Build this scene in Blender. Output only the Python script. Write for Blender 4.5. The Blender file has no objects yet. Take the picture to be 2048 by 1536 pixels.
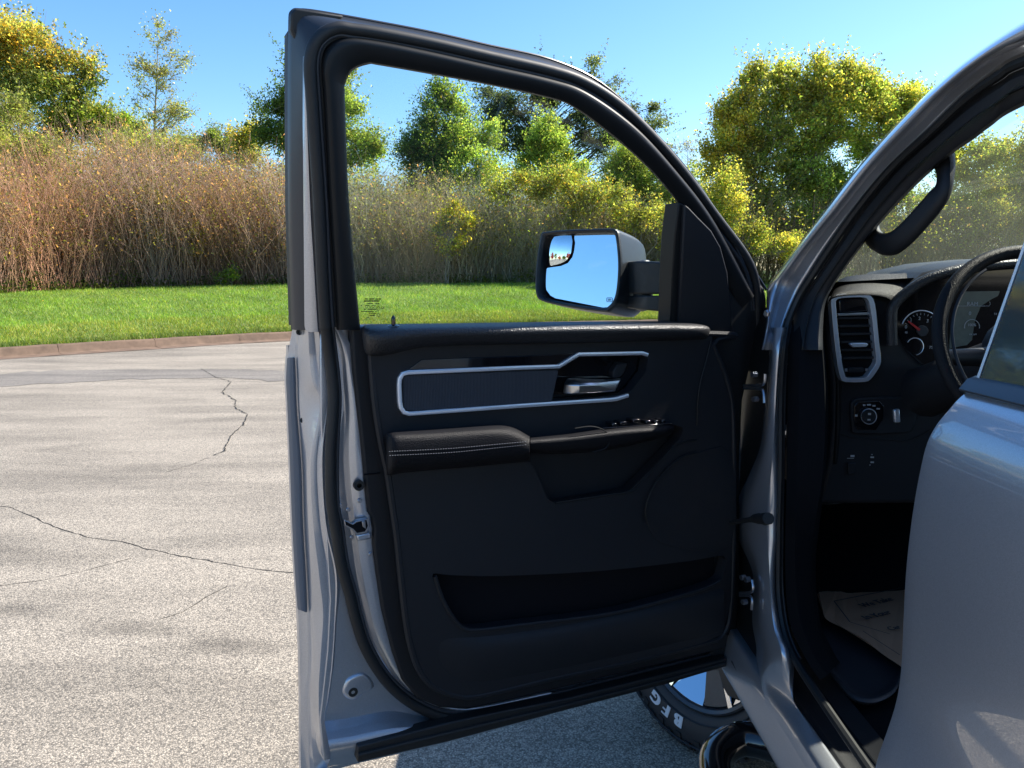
import bpy, bmesh, math, random
import numpy as np
from mathutils import Vector, Matrix

R = math.radians
rng = np.random.default_rng(7)
random.seed(7)
scene = bpy.context.scene

# ------------------------------------------------------------------ camera
IMG_W, IMG_H, FPX = 2048.0, 1536.0, 1500.0
PITCH, YAW = R(8.6), R(0.9)
CAM = Vector((0.0, 0.0, 1.55))
FWD = Vector((math.sin(YAW) * math.cos(PITCH), math.cos(YAW) * math.cos(PITCH), -math.sin(PITCH)))
RGT = Vector((math.cos(YAW), -math.sin(YAW), 0.0))
UPV = RGT.cross(FWD)
cd = bpy.data.cameras.new("camera")
cam = bpy.data.objects.new("camera", cd)
scene.collection.objects.link(cam)
cd.sensor_width = 36.0
cd.lens = 36.0 * FPX / IMG_W
cd.clip_start = 0.02
cd.clip_end = 3000.0
cam.matrix_world = Matrix((
    (RGT.x, UPV.x, -FWD.x, CAM.x), (RGT.y, UPV.y, -FWD.y, CAM.y),
    (RGT.z, UPV.z, -FWD.z, CAM.z), (0, 0, 0, 1)))
scene.camera = cam

# ------------------------------------------------------------------ sky, sun, exposure
SUN_EL, SUN_PHI = R(46), R(24)          # phi measured from +X towards +Y
sun_dir = Vector((math.cos(SUN_EL) * math.cos(SUN_PHI), math.cos(SUN_EL) * math.sin(SUN_PHI), math.sin(SUN_EL)))
world = bpy.data.worlds.new("World")
scene.world = world
world.use_nodes = True
wn = world.node_tree.nodes
bg = wn["Background"]
sky = wn.new("ShaderNodeTexSky")
sky.sky_type = 'NISHITA'
sky.sun_disc = False
sky.sun_elevation = SUN_EL
sky.sun_rotation = math.pi / 2 - SUN_PHI
sky.altitude = 200.0
sky.air_density = 1.0
sky.dust_density = 0.6
sky.ozone_density = 2.5
hs = wn.new("ShaderNodeHueSaturation"); hs.inputs["Saturation"].default_value = 1.25
world.node_tree.links.new(sky.outputs[0], hs.inputs["Color"])
world.node_tree.links.new(hs.outputs[0], bg.inputs[0])
bg.inputs[1].default_value = 0.125
sd = bpy.data.lights.new("sun", 'SUN')
sd.energy = 5.0
sd.angle = R(0.5)
sd.color = (1.0, 0.94, 0.85)
sun = bpy.data.objects.new("sun", sd)
scene.collection.objects.link(sun)
sun.rotation_euler = sun_dir.to_track_quat('Z', 'Y').to_euler()
sun.location = (6, 6, 12)
scene.view_settings.view_transform = 'Standard'
scene.view_settings.look = 'None'
scene.view_settings.exposure = 1.0
scene.view_settings.gamma = 1.0
scene.view_settings.use_curve_mapping = False

# ------------------------------------------------------------------ helpers
def ray(px, py):
    return (FWD + RGT * ((px - IMG_W / 2) / FPX) - UPV * ((py - IMG_H / 2) / FPX))

def hit(px, py, P, N):
    d = ray(px, py)
    return CAM + d * ((P - CAM).dot(N) / d.dot(N))

HINGE = Vector((0.605, 1.85, 0.0))
DU = Vector((0.9, 0.436, 0)).normalized()     # along the open door towards its hinge
DN = Vector((0.436, -0.9, 0)).normalized()    # inner face of the door
ZB = 1.385                                     # belt height
DLEAN = math.tan(R(11))
DN2 = (DN - Vector((0, 0, 1)) * DLEAN).normalized()   # plane leaning towards the cab above the belt
def D(px, py, o=0.0):
    """a point on the open front door, o metres towards the cab side"""
    p = hit(px, py, HINGE + DN * o, DN)
    if p.z > ZB:
        p = hit(px, py, HINGE + DN * o + Vector((0, 0, ZB)), DN2)
    return p

SX0, SZ0 = 0.605, 1.385
STILT = 0.40
SN = Vector((-1, 0, STILT)).normalized()
def S(px, py, o=0.0):
    """a point on the cab side plane (door opening), o metres outward"""
    p = hit(px, py, Vector((SX0 - o, 0, 0)), Vector((-1, 0, 0)))
    if p.z > SZ0:
        p = hit(px, py, Vector((SX0 - o, 0, SZ0)), SN)
    return p

def FY(px, py, y):
    return hit(px, py, Vector((0, y, 0)), Vector((0, 1, 0)))
def GZ(px, py, z):
    return hit(px, py, Vector((0, 0, z)), Vector((0, 0, 1)))

def cr(pts, n=6, closed=False):
    """Catmull-Rom through 2D or 3D points"""
    P = [tuple(p) for p in pts]
    k = len(P)
    out = []
    rngk = k if closed else k - 1
    for i in range(rngk):
        if closed:
            a, b, c, d = P[(i - 1) % k], P[i], P[(i + 1) % k], P[(i + 2) % k]
        else:
            a, b, c, d = P[max(i - 1, 0)], P[i], P[i + 1], P[min(i + 2, k - 1)]
        for j in range(n):
            t = j / n
            out.append(tuple(0.5 * ((2 * b[m]) + (-a[m] + c[m]) * t + (2 * a[m] - 5 * b[m] + 4 * c[m] - d[m]) * t * t
                                    + (-a[m] + 3 * b[m] - 3 * c[m] + d[m]) * t ** 3) for m in range(len(b))))
    if not closed:
        out.append(P[-1])
    return out

def interp(pts, n):
    """resample polyline to n points by length"""
    A = np.array([tuple(p) for p in pts], float)
    L = np.r_[0, np.cumsum(np.linalg.norm(np.diff(A, axis=0), axis=1))]
    t = np.linspace(0, L[-1], n)
    return [tuple(np.interp(x, L, A[:, k]) for k in range(A.shape[1])) for x in t]

def link(o, parent=None):
    scene.collection.objects.link(o)
    if parent is not None:
        o.parent = parent
    return o

def mesh_obj(name, verts, faces, mat, parent=None, smooth=True, bevel=0.0, seg=2, subsurf=0, solid=0.0, sharp=38):
    me = bpy.data.meshes.new(name)
    me.from_pydata([tuple(v) for v in verts], [], faces)
    me.validate()
    bm = bmesh.new()
    bm.from_mesh(me)
    bmesh.ops.remove_doubles(bm, verts=bm.verts, dist=1e-5)
    if not solid:
        bmesh.ops.recalc_face_normals(bm, faces=bm.faces)
    bm.to_mesh(me)
    bm.free()
    if smooth:
        me.polygons.foreach_set('use_smooth', [True] * len(me.polygons))
        try:
            me.set_sharp_from_angle(angle=R(sharp))
        except Exception:
            pass
    if mat:
        me.materials.append(mat)
    o = bpy.data.objects.new(name, me)
    link(o, parent)
    if solid:
        m = o.modifiers.new("s", 'SOLIDIFY'); m.thickness = solid; m.offset = 0
    if subsurf:
        m = o.modifiers.new("u", 'SUBSURF'); m.levels = subsurf; m.render_levels = subsurf
    if bevel:
        m = o.modifiers.new("b", 'BEVEL'); m.width = bevel; m.segments = seg; m.limit_method = 'ANGLE'; m.angle_limit = R(35)
        m.harden_normals = False
    return o

class MB:
    """collects vertices and faces for one mesh"""
    def __init__(s): s.v, s.f = [], []
    def add(s, v, f):
        k = len(s.v); s.v += [tuple(x) for x in v]; s.f += [tuple(i + k for i in q) for q in f]
    def box(s, c, d, M=None):
        c = Vector(c); x, y, z = d[0] / 2, d[1] / 2, d[2] / 2
        vs = [Vector((a * x, b * y, e * z)) for a in (-1, 1) for b in (-1, 1) for e in (-1, 1)]
        if M is not None: vs = [M @ v for v in vs]
        s.add([c + v for v in vs], [(0, 1, 3, 2), (4, 6, 7, 5), (0, 4, 5, 1), (2, 3, 7, 6), (0, 2, 6, 4), (1, 5, 7, 3)])
    def prism(s, A, B):
        n = len(A)
        s.add(list(A) + list(B), [tuple(range(n)), tuple(range(2 * n - 1, n - 1, -1))] +
              [(i, i + n, (i + 1) % n + n, (i + 1) % n) for i in range(n)])
    def loft(s, rows, closed=False, caps=False):
        m = len(rows[0]); v = [p for r in rows for p in r]; f = []
        for i in range(len(rows) - 1):
            for j in range(m if closed else m - 1):
                f.append((i * m + j, i * m + (j + 1) % m, (i + 1) * m + (j + 1) % m, (i + 1) * m + j))
        if caps:
            f.append(tuple(range(m))[::-1]); f.append(tuple(range((len(rows) - 1) * m, len(rows) * m)))
        s.add(v, f)
    def tube(s, pts, rad, n=10, sec=None, caps=True, up=None):
        pts = [Vector(p) for p in pts]
        rows = []
        prev = None
        for i, p in enumerate(pts):
            t = (pts[min(i + 1, len(pts) - 1)] - pts[max(i - 1, 0)])
            if t.length < 1e-9: t = Vector((0, 0, 1))
            t.normalize()
            if up is not None:
                a = up - t * up.dot(t)
                a.normalize()
            elif prev is None:
                a = t.orthogonal().normalized()
            else:
                a = (prev - t * prev.dot(t)).normalized()
            prev = a
            b = t.cross(a)
            r = rad[i] if isinstance(rad, (list, tuple)) else rad
            if sec is None:
                rows.append([p + (a * math.cos(2 * math.pi * k / n) + b * math.sin(2 * math.pi * k / n)) * r for k in range(n)])
            else:
                rows.append([p + a * q[0] * r + b * q[1] * r for q in sec])
        s.loft(rows, closed=True, caps=caps)
    def build(s, name, mat, parent=None, **k):
        return mesh_obj(name, s.v, s.f, mat, parent, **k)

def tag(o, label=None, cat=None, group=None, kind=None):
    if label: o["label"] = label
    if cat: o["category"] = cat
    if group: o["group"] = group
    if kind: o["kind"] = kind
    return o
def empty(name, loc=(0, 0, 0)):
    o = bpy.data.objects.new(name, None); o.location = loc; o.empty_display_size = 0.1
    scene.collection.objects.link(o); return o

def dprism(name, px, o, depth, mat, parent, curve=0, bevel=0.003, fn=None, nrm=None, **k):
    """panel: outline in door coordinates, front at o, thickness depth away from the viewer side"""
    fn = fn or D; nrm = nrm if nrm is not None else DN
    if curve: px = cr(px, curve, closed=True)
    A = [fn(x, y, o) for x, y in px]
    B = [p - nrm * depth for p in A]
    m = MB(); m.prism(A, B)
    return m.build(name, mat, parent, bevel=bevel, **k)
def dcushion(name, px, o, depth, mat, parent, curve=0, puff=0.02, inset=0.82, fn=None, nrm=None, steps=4, **k):
    """rounded panel: outline swells towards the viewer"""
    fn = fn or D; nrm = nrm if nrm is not None else DN
    if curve: px = cr(px, curve, closed=True)
    A = [fn(x, y, o) for x, y in px]
    c = sum(A, Vector()) / len(A)
    rows = [[p - nrm * depth for p in A], A]
    for i in range(1, steps + 1):
        t = i / steps
        sc = 1 - (1 - inset) * (1 - math.cos(t * math.pi / 2))
        h = puff * math.sin(t * math.pi / 2)
        rows.append([c + (p - c) * sc + nrm * h for p in A])
    m = MB(); m.loft(rows, closed=True, caps=True)
    return m.build(name, mat, parent, **k)
def dtube(name, px, o, rad, mat, parent, curve=4, sec=None, n=8, closed=False, fn=None, **k):
    fn = fn or D
    pts = cr(px, curve, closed=closed) if curve else px
    P = [fn(x, y, o) for x, y in pts]
    if closed: P = P + [P[0], P[1]]
    m = MB(); m.tube(P, rad, n=n, sec=sec, up=DN if sec else None)
    return m.build(name, mat, parent, **k)
def dloft(name, cols, mat, parent, rows=None, fn=None, sub=0, **k):
    """cols: list of (polyline px, offset). all resampled"""
    fn = fn or D
    n = rows or 24
    L = []
    for pl, o in cols:
        q = interp(cr(pl, 5), n)
        L.append([fn(x, y, (o[0] + (o[1] - o[0]) * i / (n - 1)) if isinstance(o, tuple) else o) for i, (x, y) in enumerate(q)])
    m = MB(); m.loft(L)
    return m.build(name, mat, parent, subsurf=sub, **k)

# ------------------------------------------------------------------ materials
def newmat(name):
    m = bpy.data.materials.new(name); m.use_nodes = True
    nt = m.node_tree
    return m, nt, nt.nodes["Principled BSDF"]
def N(nt, t, **k):
    n = nt.nodes.new(t)
    for a, b in k.items():
        if a in n.inputs.keys(): n.inputs[a].default_value = b
        else: setattr(n, a, b)
    return n
def pmat(name, col, rough=0.5, metal=0.0, coat=0.0, coatr=0.03, spec=0.5, grain=None, grain_h=0.3, wear=0.0, var=0.0, varscale=6):
    m, nt, b = newmat(name)
    b.inputs["Base Color"].default_value = (*col, 1)
    b.inputs["Roughness"].default_value = rough
    b.inputs["Metallic"].default_value = metal
    b.inputs["Coat Weight"].default_value = coat
    b.inputs["Coat Roughness"].default_value = coatr
    b.inputs["Specular IOR Level"].default_value = spec
    tc = N(nt, "ShaderNodeTexCoord")
    if grain:
        v = N(nt, "ShaderNodeTexVoronoi", Scale=grain)
        nt.links.new(tc.outputs["Object"], v.inputs["Vector"])
        bp = N(nt, "ShaderNodeBump", Strength=grain_h, Distance=0.001)
        nt.links.new(v.outputs["Distance"], bp.inputs["Height"])
        nt.links.new(bp.outputs[0], b.inputs["Normal"])
    if wear or var:
        nz = N(nt, "ShaderNodeTexNoise", Scale=varscale, Detail=6.0, Roughness=0.65)
        nt.links.new(tc.outputs["Object"], nz.inputs["Vector"])
    if wear:
        mr = N(nt, "ShaderNodeMapRange")
        mr.inputs["To Min"].default_value = max(rough - wear, 0.02); mr.inputs["To Max"].default_value = rough + wear
        nt.links.new(nz.outputs["Fac"], mr.inputs["Value"])
        nt.links.new(mr.outputs[0], b.inputs["Roughness"])
    if var:
        mx = N(nt, "ShaderNodeMix", data_type='RGBA')
        mx.inputs[6].default_value = (*[c * (1 - var) for c in col], 1)
        mx.inputs[7].default_value = (*[min(c * (1 + var), 1) for c in col], 1)
        nt.links.new(nz.outputs["Fac"], mx.inputs[0])
        nt.links.new(mx.outputs[2], b.inputs["Base Color"])
    return m

def paint_mat():
    m, nt, b = newmat("silver_grey_paint")
    tc = N(nt, "ShaderNodeTexCoord")
    v = N(nt, "ShaderNodeTexVoronoi", Scale=1400.0)
    nt.links.new(tc.outputs["Object"], v.inputs["Vector"])
    cr_ = N(nt, "ShaderNodeMapRange"); cr_.inputs["To Min"].default_value = 0.85; cr_.inputs["To Max"].default_value = 1.15
    nt.links.new(v.outputs["Color"], cr_.inputs["Value"])
    mul = N(nt, "ShaderNodeMix", data_type='RGBA', blend_type='MULTIPLY'); mul.inputs[0].default_value = 1.0
    mul.inputs[6].default_value = (0.49, 0.51, 0.555, 1)
    nt.links.new(cr_.outputs[0], mul.inputs[7])
    nt.links.new(mul.outputs[2], b.inputs["Base Color"])
    b.inputs["Metallic"].default_value = 0.7
    b.inputs["Roughness"].default_value = 0.34
    b.inputs["Coat Weight"].default_value = 1.0
    b.inputs["Coat Roughness"].default_value = 0.012
    b.inputs["Coat IOR"].default_value = 1.75
    return m

def glass_mat(name, tint=(0.93, 0.97, 0.95), refl=1.0, haze=0.0, hazecol=(0.6, 0.65, 0.6)):
    m = bpy.data.materials.new(name); m.use_nodes = True
    nt = m.node_tree; nt.nodes.clear()
    out = N(nt, "ShaderNodeOutputMaterial")
    tr = N(nt, "ShaderNodeBsdfTransparent"); tr.inputs[0].default_value = (*tint, 1)
    gl = N(nt, "ShaderNodeBsdfGlossy"); gl.inputs["Roughness"].default_value = 0.0
    lw = N(nt, "ShaderNodeLayerWeight"); lw.inputs[0].default_value = 0.5
    pw = N(nt, "ShaderNodeMath", operation='POWER'); pw.inputs[1].default_value = 5.0
    nt.links.new(lw.outputs["Facing"], pw.inputs[0])
    fr = N(nt, "ShaderNodeMath", operation='MULTIPLY_ADD'); fr.inputs[1].default_value = 0.92; fr.inputs[2].default_value = 0.04
    nt.links.new(pw.outputs[0], fr.inputs[0])
    mx = N(nt, "ShaderNodeMixShader")
    mu = N(nt, "ShaderNodeMath", operation='MULTIPLY'); mu.inputs[1].default_value = refl
    nt.links.new(fr.outputs[0], mu.inputs[0]); nt.links.new(mu.outputs[0], mx.inputs[0])
    nt.links.new(tr.outputs[0], mx.inputs[1]); nt.links.new(gl.outputs[0], mx.inputs[2])
    last = mx.outputs[0]
    if haze:
        df = N(nt, "ShaderNodeBsdfTranslucent"); df.inputs[0].default_value = (*hazecol, 1)
        d2 = N(nt, "ShaderNodeBsdfDiffuse"); d2.inputs[0].default_value = (*hazecol, 1)
        ad = N(nt, "ShaderNodeMixShader"); ad.inputs[0].default_value = 0.5
        nt.links.new(df.outputs[0], ad.inputs[1]); nt.links.new(d2.outputs[0], ad.inputs[2])
        tc = N(nt, "ShaderNodeTexCoord")
        nz = N(nt, "ShaderNodeTexNoise", Scale=3.0, Detail=5.0)
        nt.links.new(tc.outputs["Object"], nz.inputs["Vector"])
        mr = N(nt, "ShaderNodeMapRange"); mr.inputs["From Min"].default_value = 0.3; mr.inputs["From Max"].default_value = 0.7
        mr.inputs["To Min"].default_value = haze * 0.6; mr.inputs["To Max"].default_value = haze * 1.4
        nt.links.new(nz.outputs["Fac"], mr.inputs["Value"])
        m2 = N(nt, "ShaderNodeMixShader")
        nt.links.new(mr.outputs[0], m2.inputs[0]); nt.links.new(last, m2.inputs[1]); nt.links.new(ad.outputs[0], m2.inputs[2])
        last = m2.outputs[0]
    nt.links.new(last, out.inputs[0])
    return m

def leaf_mat(name, trans=0.45, rough=0.5, hue=0.0):
    m = bpy.data.materials.new(name); m.use_nodes = True
    nt = m.node_tree; nt.nodes.clear()
    out = N(nt, "ShaderNodeOutputMaterial")
    at = N(nt, "ShaderNodeAttribute"); at.attribute_name = "tint"
    df = N(nt, "ShaderNodeBsdfPrincipled"); df.inputs["Roughness"].default_value = rough
    df.inputs["Specular IOR Level"].default_value = 0.35
    tl = N(nt, "ShaderNodeBsdfTranslucent")
    br = N(nt, "ShaderNodeMix", data_type='RGBA', blend_type='MULTIPLY'); br.inputs[0].default_value = 1.0
    br.inputs[7].default_value = (1.65, 1.6, 0.85, 1)
    mx = N(nt, "ShaderNodeMixShader"); mx.inputs[0].default_value = trans
    nt.links.new(at.outputs["Color"], df.inputs["Base Color"])
    nt.links.new(at.outputs["Color"], br.inputs[6]); nt.links.new(br.outputs[2], tl.inputs[0])
    nt.links.new(df.outputs[0], mx.inputs[1]); nt.links.new(tl.outputs[0], mx.inputs[2])
    nt.links.new(mx.outputs[0], out.inputs[0])
    return m

M = {}
M['paint'] = paint_mat()
M['plastic'] = pmat("black_grained_plastic", (0.014, 0.015, 0.018), 0.5, spec=0.32, grain=900, grain_h=0.25, wear=0.08, varscale=20)
M['pad'] = pmat("black_leather_grain_pad", (0.016, 0.017, 0.020), 0.42, spec=0.5, grain=300, grain_h=0.9)
M['trimblack'] = pmat("satin_black_frame_trim", (0.008, 0.009, 0.010), 0.45, spec=0.3, wear=0.06, varscale=9)
M['leather'] = pmat("black_leather", (0.010, 0.010, 0.012), 0.5, spec=0.15, grain=520, grain_h=0.7)
M['rubber'] = pmat("black_rubber_seal", (0.012, 0.013, 0.014), 0.55, wear=0.12, varscale=40)
M['rubber2'] = pmat("grey_black_rubber", (0.03, 0.032, 0.038), 0.6, wear=0.12, varscale=40)
M['gloss'] = pmat("gloss_black", (0.006, 0.006, 0.008), 0.08, coat=0.6)
M['satin'] = pmat("satin_silver_trim", (0.80, 0.86, 0.96), 0.32, metal=0.7)
M['satinlit'] = pmat("satin_silver_handle", (0.62, 0.64, 0.66), 0.30, metal=1.0)
M['dark'] = pmat("dark_cavity", (0.006, 0.006, 0.008), 0.8, spec=0.15)
M['steel'] = pmat("zinc_steel", (0.45, 0.46, 0.5), 0.35, metal=1.0, wear=0.1, varscale=60)
M['thread'] = pmat("grey_stitch_thread", (0.16, 0.165, 0.18), 0.7)
M['white'] = pmat("white_marking", (0.42, 0.44, 0.46), 0.5)
M['mark'] = pmat("black_glass_marking", (0.01, 0.01, 0.012), 0.6)
M['red'] = pmat("red_needle", (0.45, 0.02, 0.02), 0.4)
M['ledge'] = pmat("mirror_housing_plastic", (0.022, 0.024, 0.027), 0.38, grain=700, grain_h=0.3, wear=0.06, varscale=12)
M['glass'] = glass_mat("side_window_glass", (0.96, 0.985, 0.98), refl=0.7)
M['screen'] = glass_mat("windscreen_glass", (0.92, 0.96, 0.90), refl=1.0, haze=0.085, hazecol=(0.66, 0.68, 0.50))  # pale yellow-green haze over the pane mixed in as diffuse colour
M['mirror'] = pmat("mirror_glass", (0.86, 0.93, 0.97), 0.0, metal=1.0)
M['chrome'] = pmat("polished_alloy", (0.75, 0.78, 0.82), 0.07, metal=1.0)
M['rimdark'] = pmat("dark_grey_wheel_paint", (0.05, 0.055, 0.065), 0.35, metal=0.4, grain=120, grain_h=0.4)
M['rubbertyre'] = pmat("tyre_rubber", (0.018, 0.018, 0.020), 0.62, wear=0.1, var=0.35, varscale=18)
M['bar'] = pmat("gloss_black_step_bar", (0.010, 0.010, 0.012), 0.12, coat=1.0, coatr=0.02)
M['carpet'] = pmat("black_carpet", (0.008, 0.009, 0.011), 1.0, spec=0.04, grain=600, grain_h=0.3)
M['matrub'] = pmat("black_rubber_floor_mat", (0.022, 0.026, 0.034), 0.5)
M['paper'] = pmat("brown_kraft_paper", (0.42, 0.245, 0.15), 0.85, var=0.2, varscale=8)
M['ink'] = pmat("dark_print_ink", (0.035, 0.04, 0.05), 0.8)
M['rearglass'] = pmat("dark_privacy_glass", (0.035, 0.055, 0.065), 0.03, coat=0.3)
M['strip'] = pmat("blue_grey_edge_rubber", (0.13, 0.145, 0.17), 0.38)
M['molding'] = pmat("satin_black_belt_moulding", (0.03, 0.034, 0.042), 0.32)
def fabric_mat():
    m, nt, b = newmat("woven_door_fabric")
    tc = N(nt, "ShaderNodeTexCoord")
    w1 = N(nt, "ShaderNodeTexWave", Scale=150.0, Distortion=1.5); w1.bands_direction = 'Z'
    w2 = N(nt, "ShaderNodeTexWave", Scale=110.0, Distortion=1.5); w2.bands_direction = 'X'
    nt.links.new(tc.outputs["Object"], w1.inputs[0]); nt.links.new(tc.outputs["Object"], w2.inputs[0])
    mu = N(nt, "ShaderNodeMath", operation='MULTIPLY')
    nt.links.new(w1.outputs["Fac"], mu.inputs[0]); nt.links.new(w2.outputs["Fac"], mu.inputs[1])
    mx = N(nt, "ShaderNodeMix", data_type='RGBA'); mx.inputs[6].default_value = (0.018, 0.021, 0.028, 1); mx.inputs[7].default_value = (0.09, 0.10, 0.12, 1)
    nt.links.new(mu.outputs[0], mx.inputs[0]); nt.links.new(mx.outputs[2], b.inputs["Base Color"])
    bp = N(nt, "ShaderNodeBump", Strength=0.7, Distance=0.001)
    nt.links.new(mu.outputs[0], bp.inputs["Height"]); nt.links.new(bp.outputs[0], b.inputs["Normal"])
    b.inputs["Roughness"].default_value = 0.85
    return m
M['fabric'] = fabric_mat()
M['leaf'] = leaf_mat("leaves", 0.66)
M['blade'] = leaf_mat("grass_blades", 0.4)
M['twig'] = leaf_mat("bare_twigs", 0.0, 0.8)
M['bark'] = pmat("grey_brown_bark", (0.11, 0.09, 0.07), 0.9, var=0.5, varscale=9, grain=40, grain_h=1.0)

DARK_BLOTCHES = []  # soft dark ellipses multiplied into the asphalt colour
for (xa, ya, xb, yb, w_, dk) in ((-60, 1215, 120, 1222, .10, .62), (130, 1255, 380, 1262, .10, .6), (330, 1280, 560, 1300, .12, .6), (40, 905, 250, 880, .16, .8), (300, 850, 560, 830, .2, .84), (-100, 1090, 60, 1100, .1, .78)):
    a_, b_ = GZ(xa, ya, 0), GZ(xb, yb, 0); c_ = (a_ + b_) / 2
    DARK_BLOTCHES.append((c_.x, c_.y, (b_ - a_).length / 2 * 1.1, w_, math.atan2(b_.y - a_.y, b_.x - a_.x), dk))
def asphalt_mat(name, lo=(0.19, 0.168, 0.138), mid=(0.34, 0.297, 0.238), hi=(0.60, 0.515, 0.405), dark_blotches=True, sc=170.0):
    m, nt, b = newmat(name)
    tc = N(nt, "ShaderNodeTexCoord")
    vo = N(nt, "ShaderNodeTexVoronoi", Scale=sc); vo.inputs["Randomness"].default_value = 1.0
    nt.links.new(tc.outputs["Object"], vo.inputs["Vector"])
    sep = N(nt, "ShaderNodeSeparateColor"); nt.links.new(vo.outputs["Color"], sep.inputs[0])
    rp = N(nt, "ShaderNodeValToRGB")
    e = rp.color_ramp.elements
    e[0].position = 0.0; e[0].color = (*lo, 1)
    e[1].position = 1.0; e[1].color = (*hi, 1)
    x = e.new(0.35); x.color = (*mid, 1)
    x = e.new(0.75); x.color = (*[0.5 * (a + c) for a, c in zip(mid, hi)], 1)
    nt.links.new(sep.outputs[0], rp.inputs[0])
    # dark binder between the chips
    rp2 = N(nt, "ShaderNodeMapRange"); rp2.inputs["From Min"].default_value = 0.25; rp2.inputs["From Max"].default_value = 0.75
    rp2.inputs["To Min"].default_value = 1.0; rp2.inputs["To Max"].default_value = 0.35
    nt.links.new(vo.outputs["Distance"], rp2.inputs["Value"])
    mul = N(nt, "ShaderNodeMix", data_type='RGBA', blend_type='MULTIPLY'); mul.inputs[0].default_value = 0.8
    nt.links.new(rp.outputs[0], mul.inputs[6]); nt.links.new(rp2.outputs[0], mul.inputs[7])
    last = mul.outputs[2]
    # stretched wear streaks and dirty patches
    mp = N(nt, "ShaderNodeMapping"); mp.inputs["Scale"].default_value = (0.35, 1.6, 1); mp.inputs["Rotation"].default_value = (0, 0, R(-8))
    nt.links.new(tc.outputs["Object"], mp.inputs[0])
    n1 = N(nt, "ShaderNodeTexNoise", Scale=1.3, Detail=7.0, Roughness=0.62)
    nt.links.new(mp.outputs[0], n1.inputs["Vector"])
    r1 = N(nt, "ShaderNodeMapRange"); r1.inputs["From Min"].default_value = 0.36; r1.inputs["From Max"].default_value = 0.58
    r1.inputs["To Min"].default_value = 0.72; r1.inputs["To Max"].default_value = 1.06
    nt.links.new(n1.outputs["Fac"], r1.inputs["Value"])
    m2 = N(nt, "ShaderNodeMix", data_type='RGBA', blend_type='MULTIPLY'); m2.inputs[0].default_value = 1.0
    nt.links.new(last, m2.inputs[6]); nt.links.new(r1.outputs[0], m2.inputs[7])
    last = m2.outputs[2]
    n2 = N(nt, "ShaderNodeTexNoise", Scale=0.55, Detail=3.0, Roughness=0.5)
    mp2 = N(nt, "ShaderNodeMapping"); mp2.inputs["Scale"].default_value = (0.5, 1.0, 1); mp2.inputs["Location"].default_value = (3.1, 1.2, 0)
    nt.links.new(tc.outputs["Object"], mp2.inputs[0]); nt.links.new(mp2.outputs[0], n2.inputs["Vector"])
    r2 = N(nt, "ShaderNodeMapRange"); r2.inputs["From Min"].default_value = 0.35; r2.inputs["From Max"].default_value = 0.5
    r2.inputs["To Min"].default_value = 0.8; r2.inputs["To Max"].default_value = 1.0
    nt.links.new(n2.outputs["Fac"], r2.inputs["Value"])
    m3 = N(nt, "ShaderNodeMix", data_type='RGBA', blend_type='MULTIPLY'); m3.inputs[0].default_value = 1.0
    nt.links.new(last, m3.inputs[6]); nt.links.new(r2.outputs[0], m3.inputs[7])
    lastc = m3.outputs[2]
    for (cx, cy, sx, sy, rot, dark) in DARK_BLOTCHES:
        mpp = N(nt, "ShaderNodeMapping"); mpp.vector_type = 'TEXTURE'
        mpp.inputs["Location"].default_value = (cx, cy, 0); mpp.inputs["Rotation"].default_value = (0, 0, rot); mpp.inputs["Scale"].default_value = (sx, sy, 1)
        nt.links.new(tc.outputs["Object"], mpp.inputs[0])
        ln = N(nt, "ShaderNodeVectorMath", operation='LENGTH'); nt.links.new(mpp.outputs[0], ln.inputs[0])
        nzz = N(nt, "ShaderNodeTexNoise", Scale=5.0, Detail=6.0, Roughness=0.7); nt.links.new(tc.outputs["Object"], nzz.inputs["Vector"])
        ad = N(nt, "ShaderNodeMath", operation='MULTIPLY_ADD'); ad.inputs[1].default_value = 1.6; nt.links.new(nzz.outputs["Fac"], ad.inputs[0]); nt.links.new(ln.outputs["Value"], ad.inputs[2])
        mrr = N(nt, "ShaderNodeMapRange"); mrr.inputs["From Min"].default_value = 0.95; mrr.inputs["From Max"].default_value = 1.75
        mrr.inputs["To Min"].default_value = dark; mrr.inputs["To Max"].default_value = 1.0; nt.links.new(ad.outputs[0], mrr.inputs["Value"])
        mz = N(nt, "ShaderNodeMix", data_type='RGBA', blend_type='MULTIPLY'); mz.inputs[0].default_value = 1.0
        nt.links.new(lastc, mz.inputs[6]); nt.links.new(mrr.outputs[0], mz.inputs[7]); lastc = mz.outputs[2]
    nt.links.new(lastc, b.inputs["Base Color"])
    bp = N(nt, "ShaderNodeBump", Strength=0.55, Distance=0.004); bp.invert = True
    nt.links.new(vo.outputs["Distance"], bp.inputs["Height"]); nt.links.new(bp.outputs[0], b.inputs["Normal"])
    b.inputs["Roughness"].default_value = 0.85
    return m
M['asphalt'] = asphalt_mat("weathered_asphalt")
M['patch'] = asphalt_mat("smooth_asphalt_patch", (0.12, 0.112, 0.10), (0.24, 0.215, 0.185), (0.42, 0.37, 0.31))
M['crack'] = pmat("crack_shadow_dirt", (0.02, 0.018, 0.015), 0.95)
M['concrete'] = pmat("stained_concrete", (0.155, 0.10, 0.066), 0.9, var=0.9, varscale=4, grain=60, grain_h=0.5)
M['lawn'] = pmat("lawn_soil_green", (0.10, 0.17, 0.025), 0.9, var=0.35, varscale=3)
M['thicketground'] = pmat("dry_leaf_litter", (0.07, 0.055, 0.035), 0.95, var=0.4, varscale=3)

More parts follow.
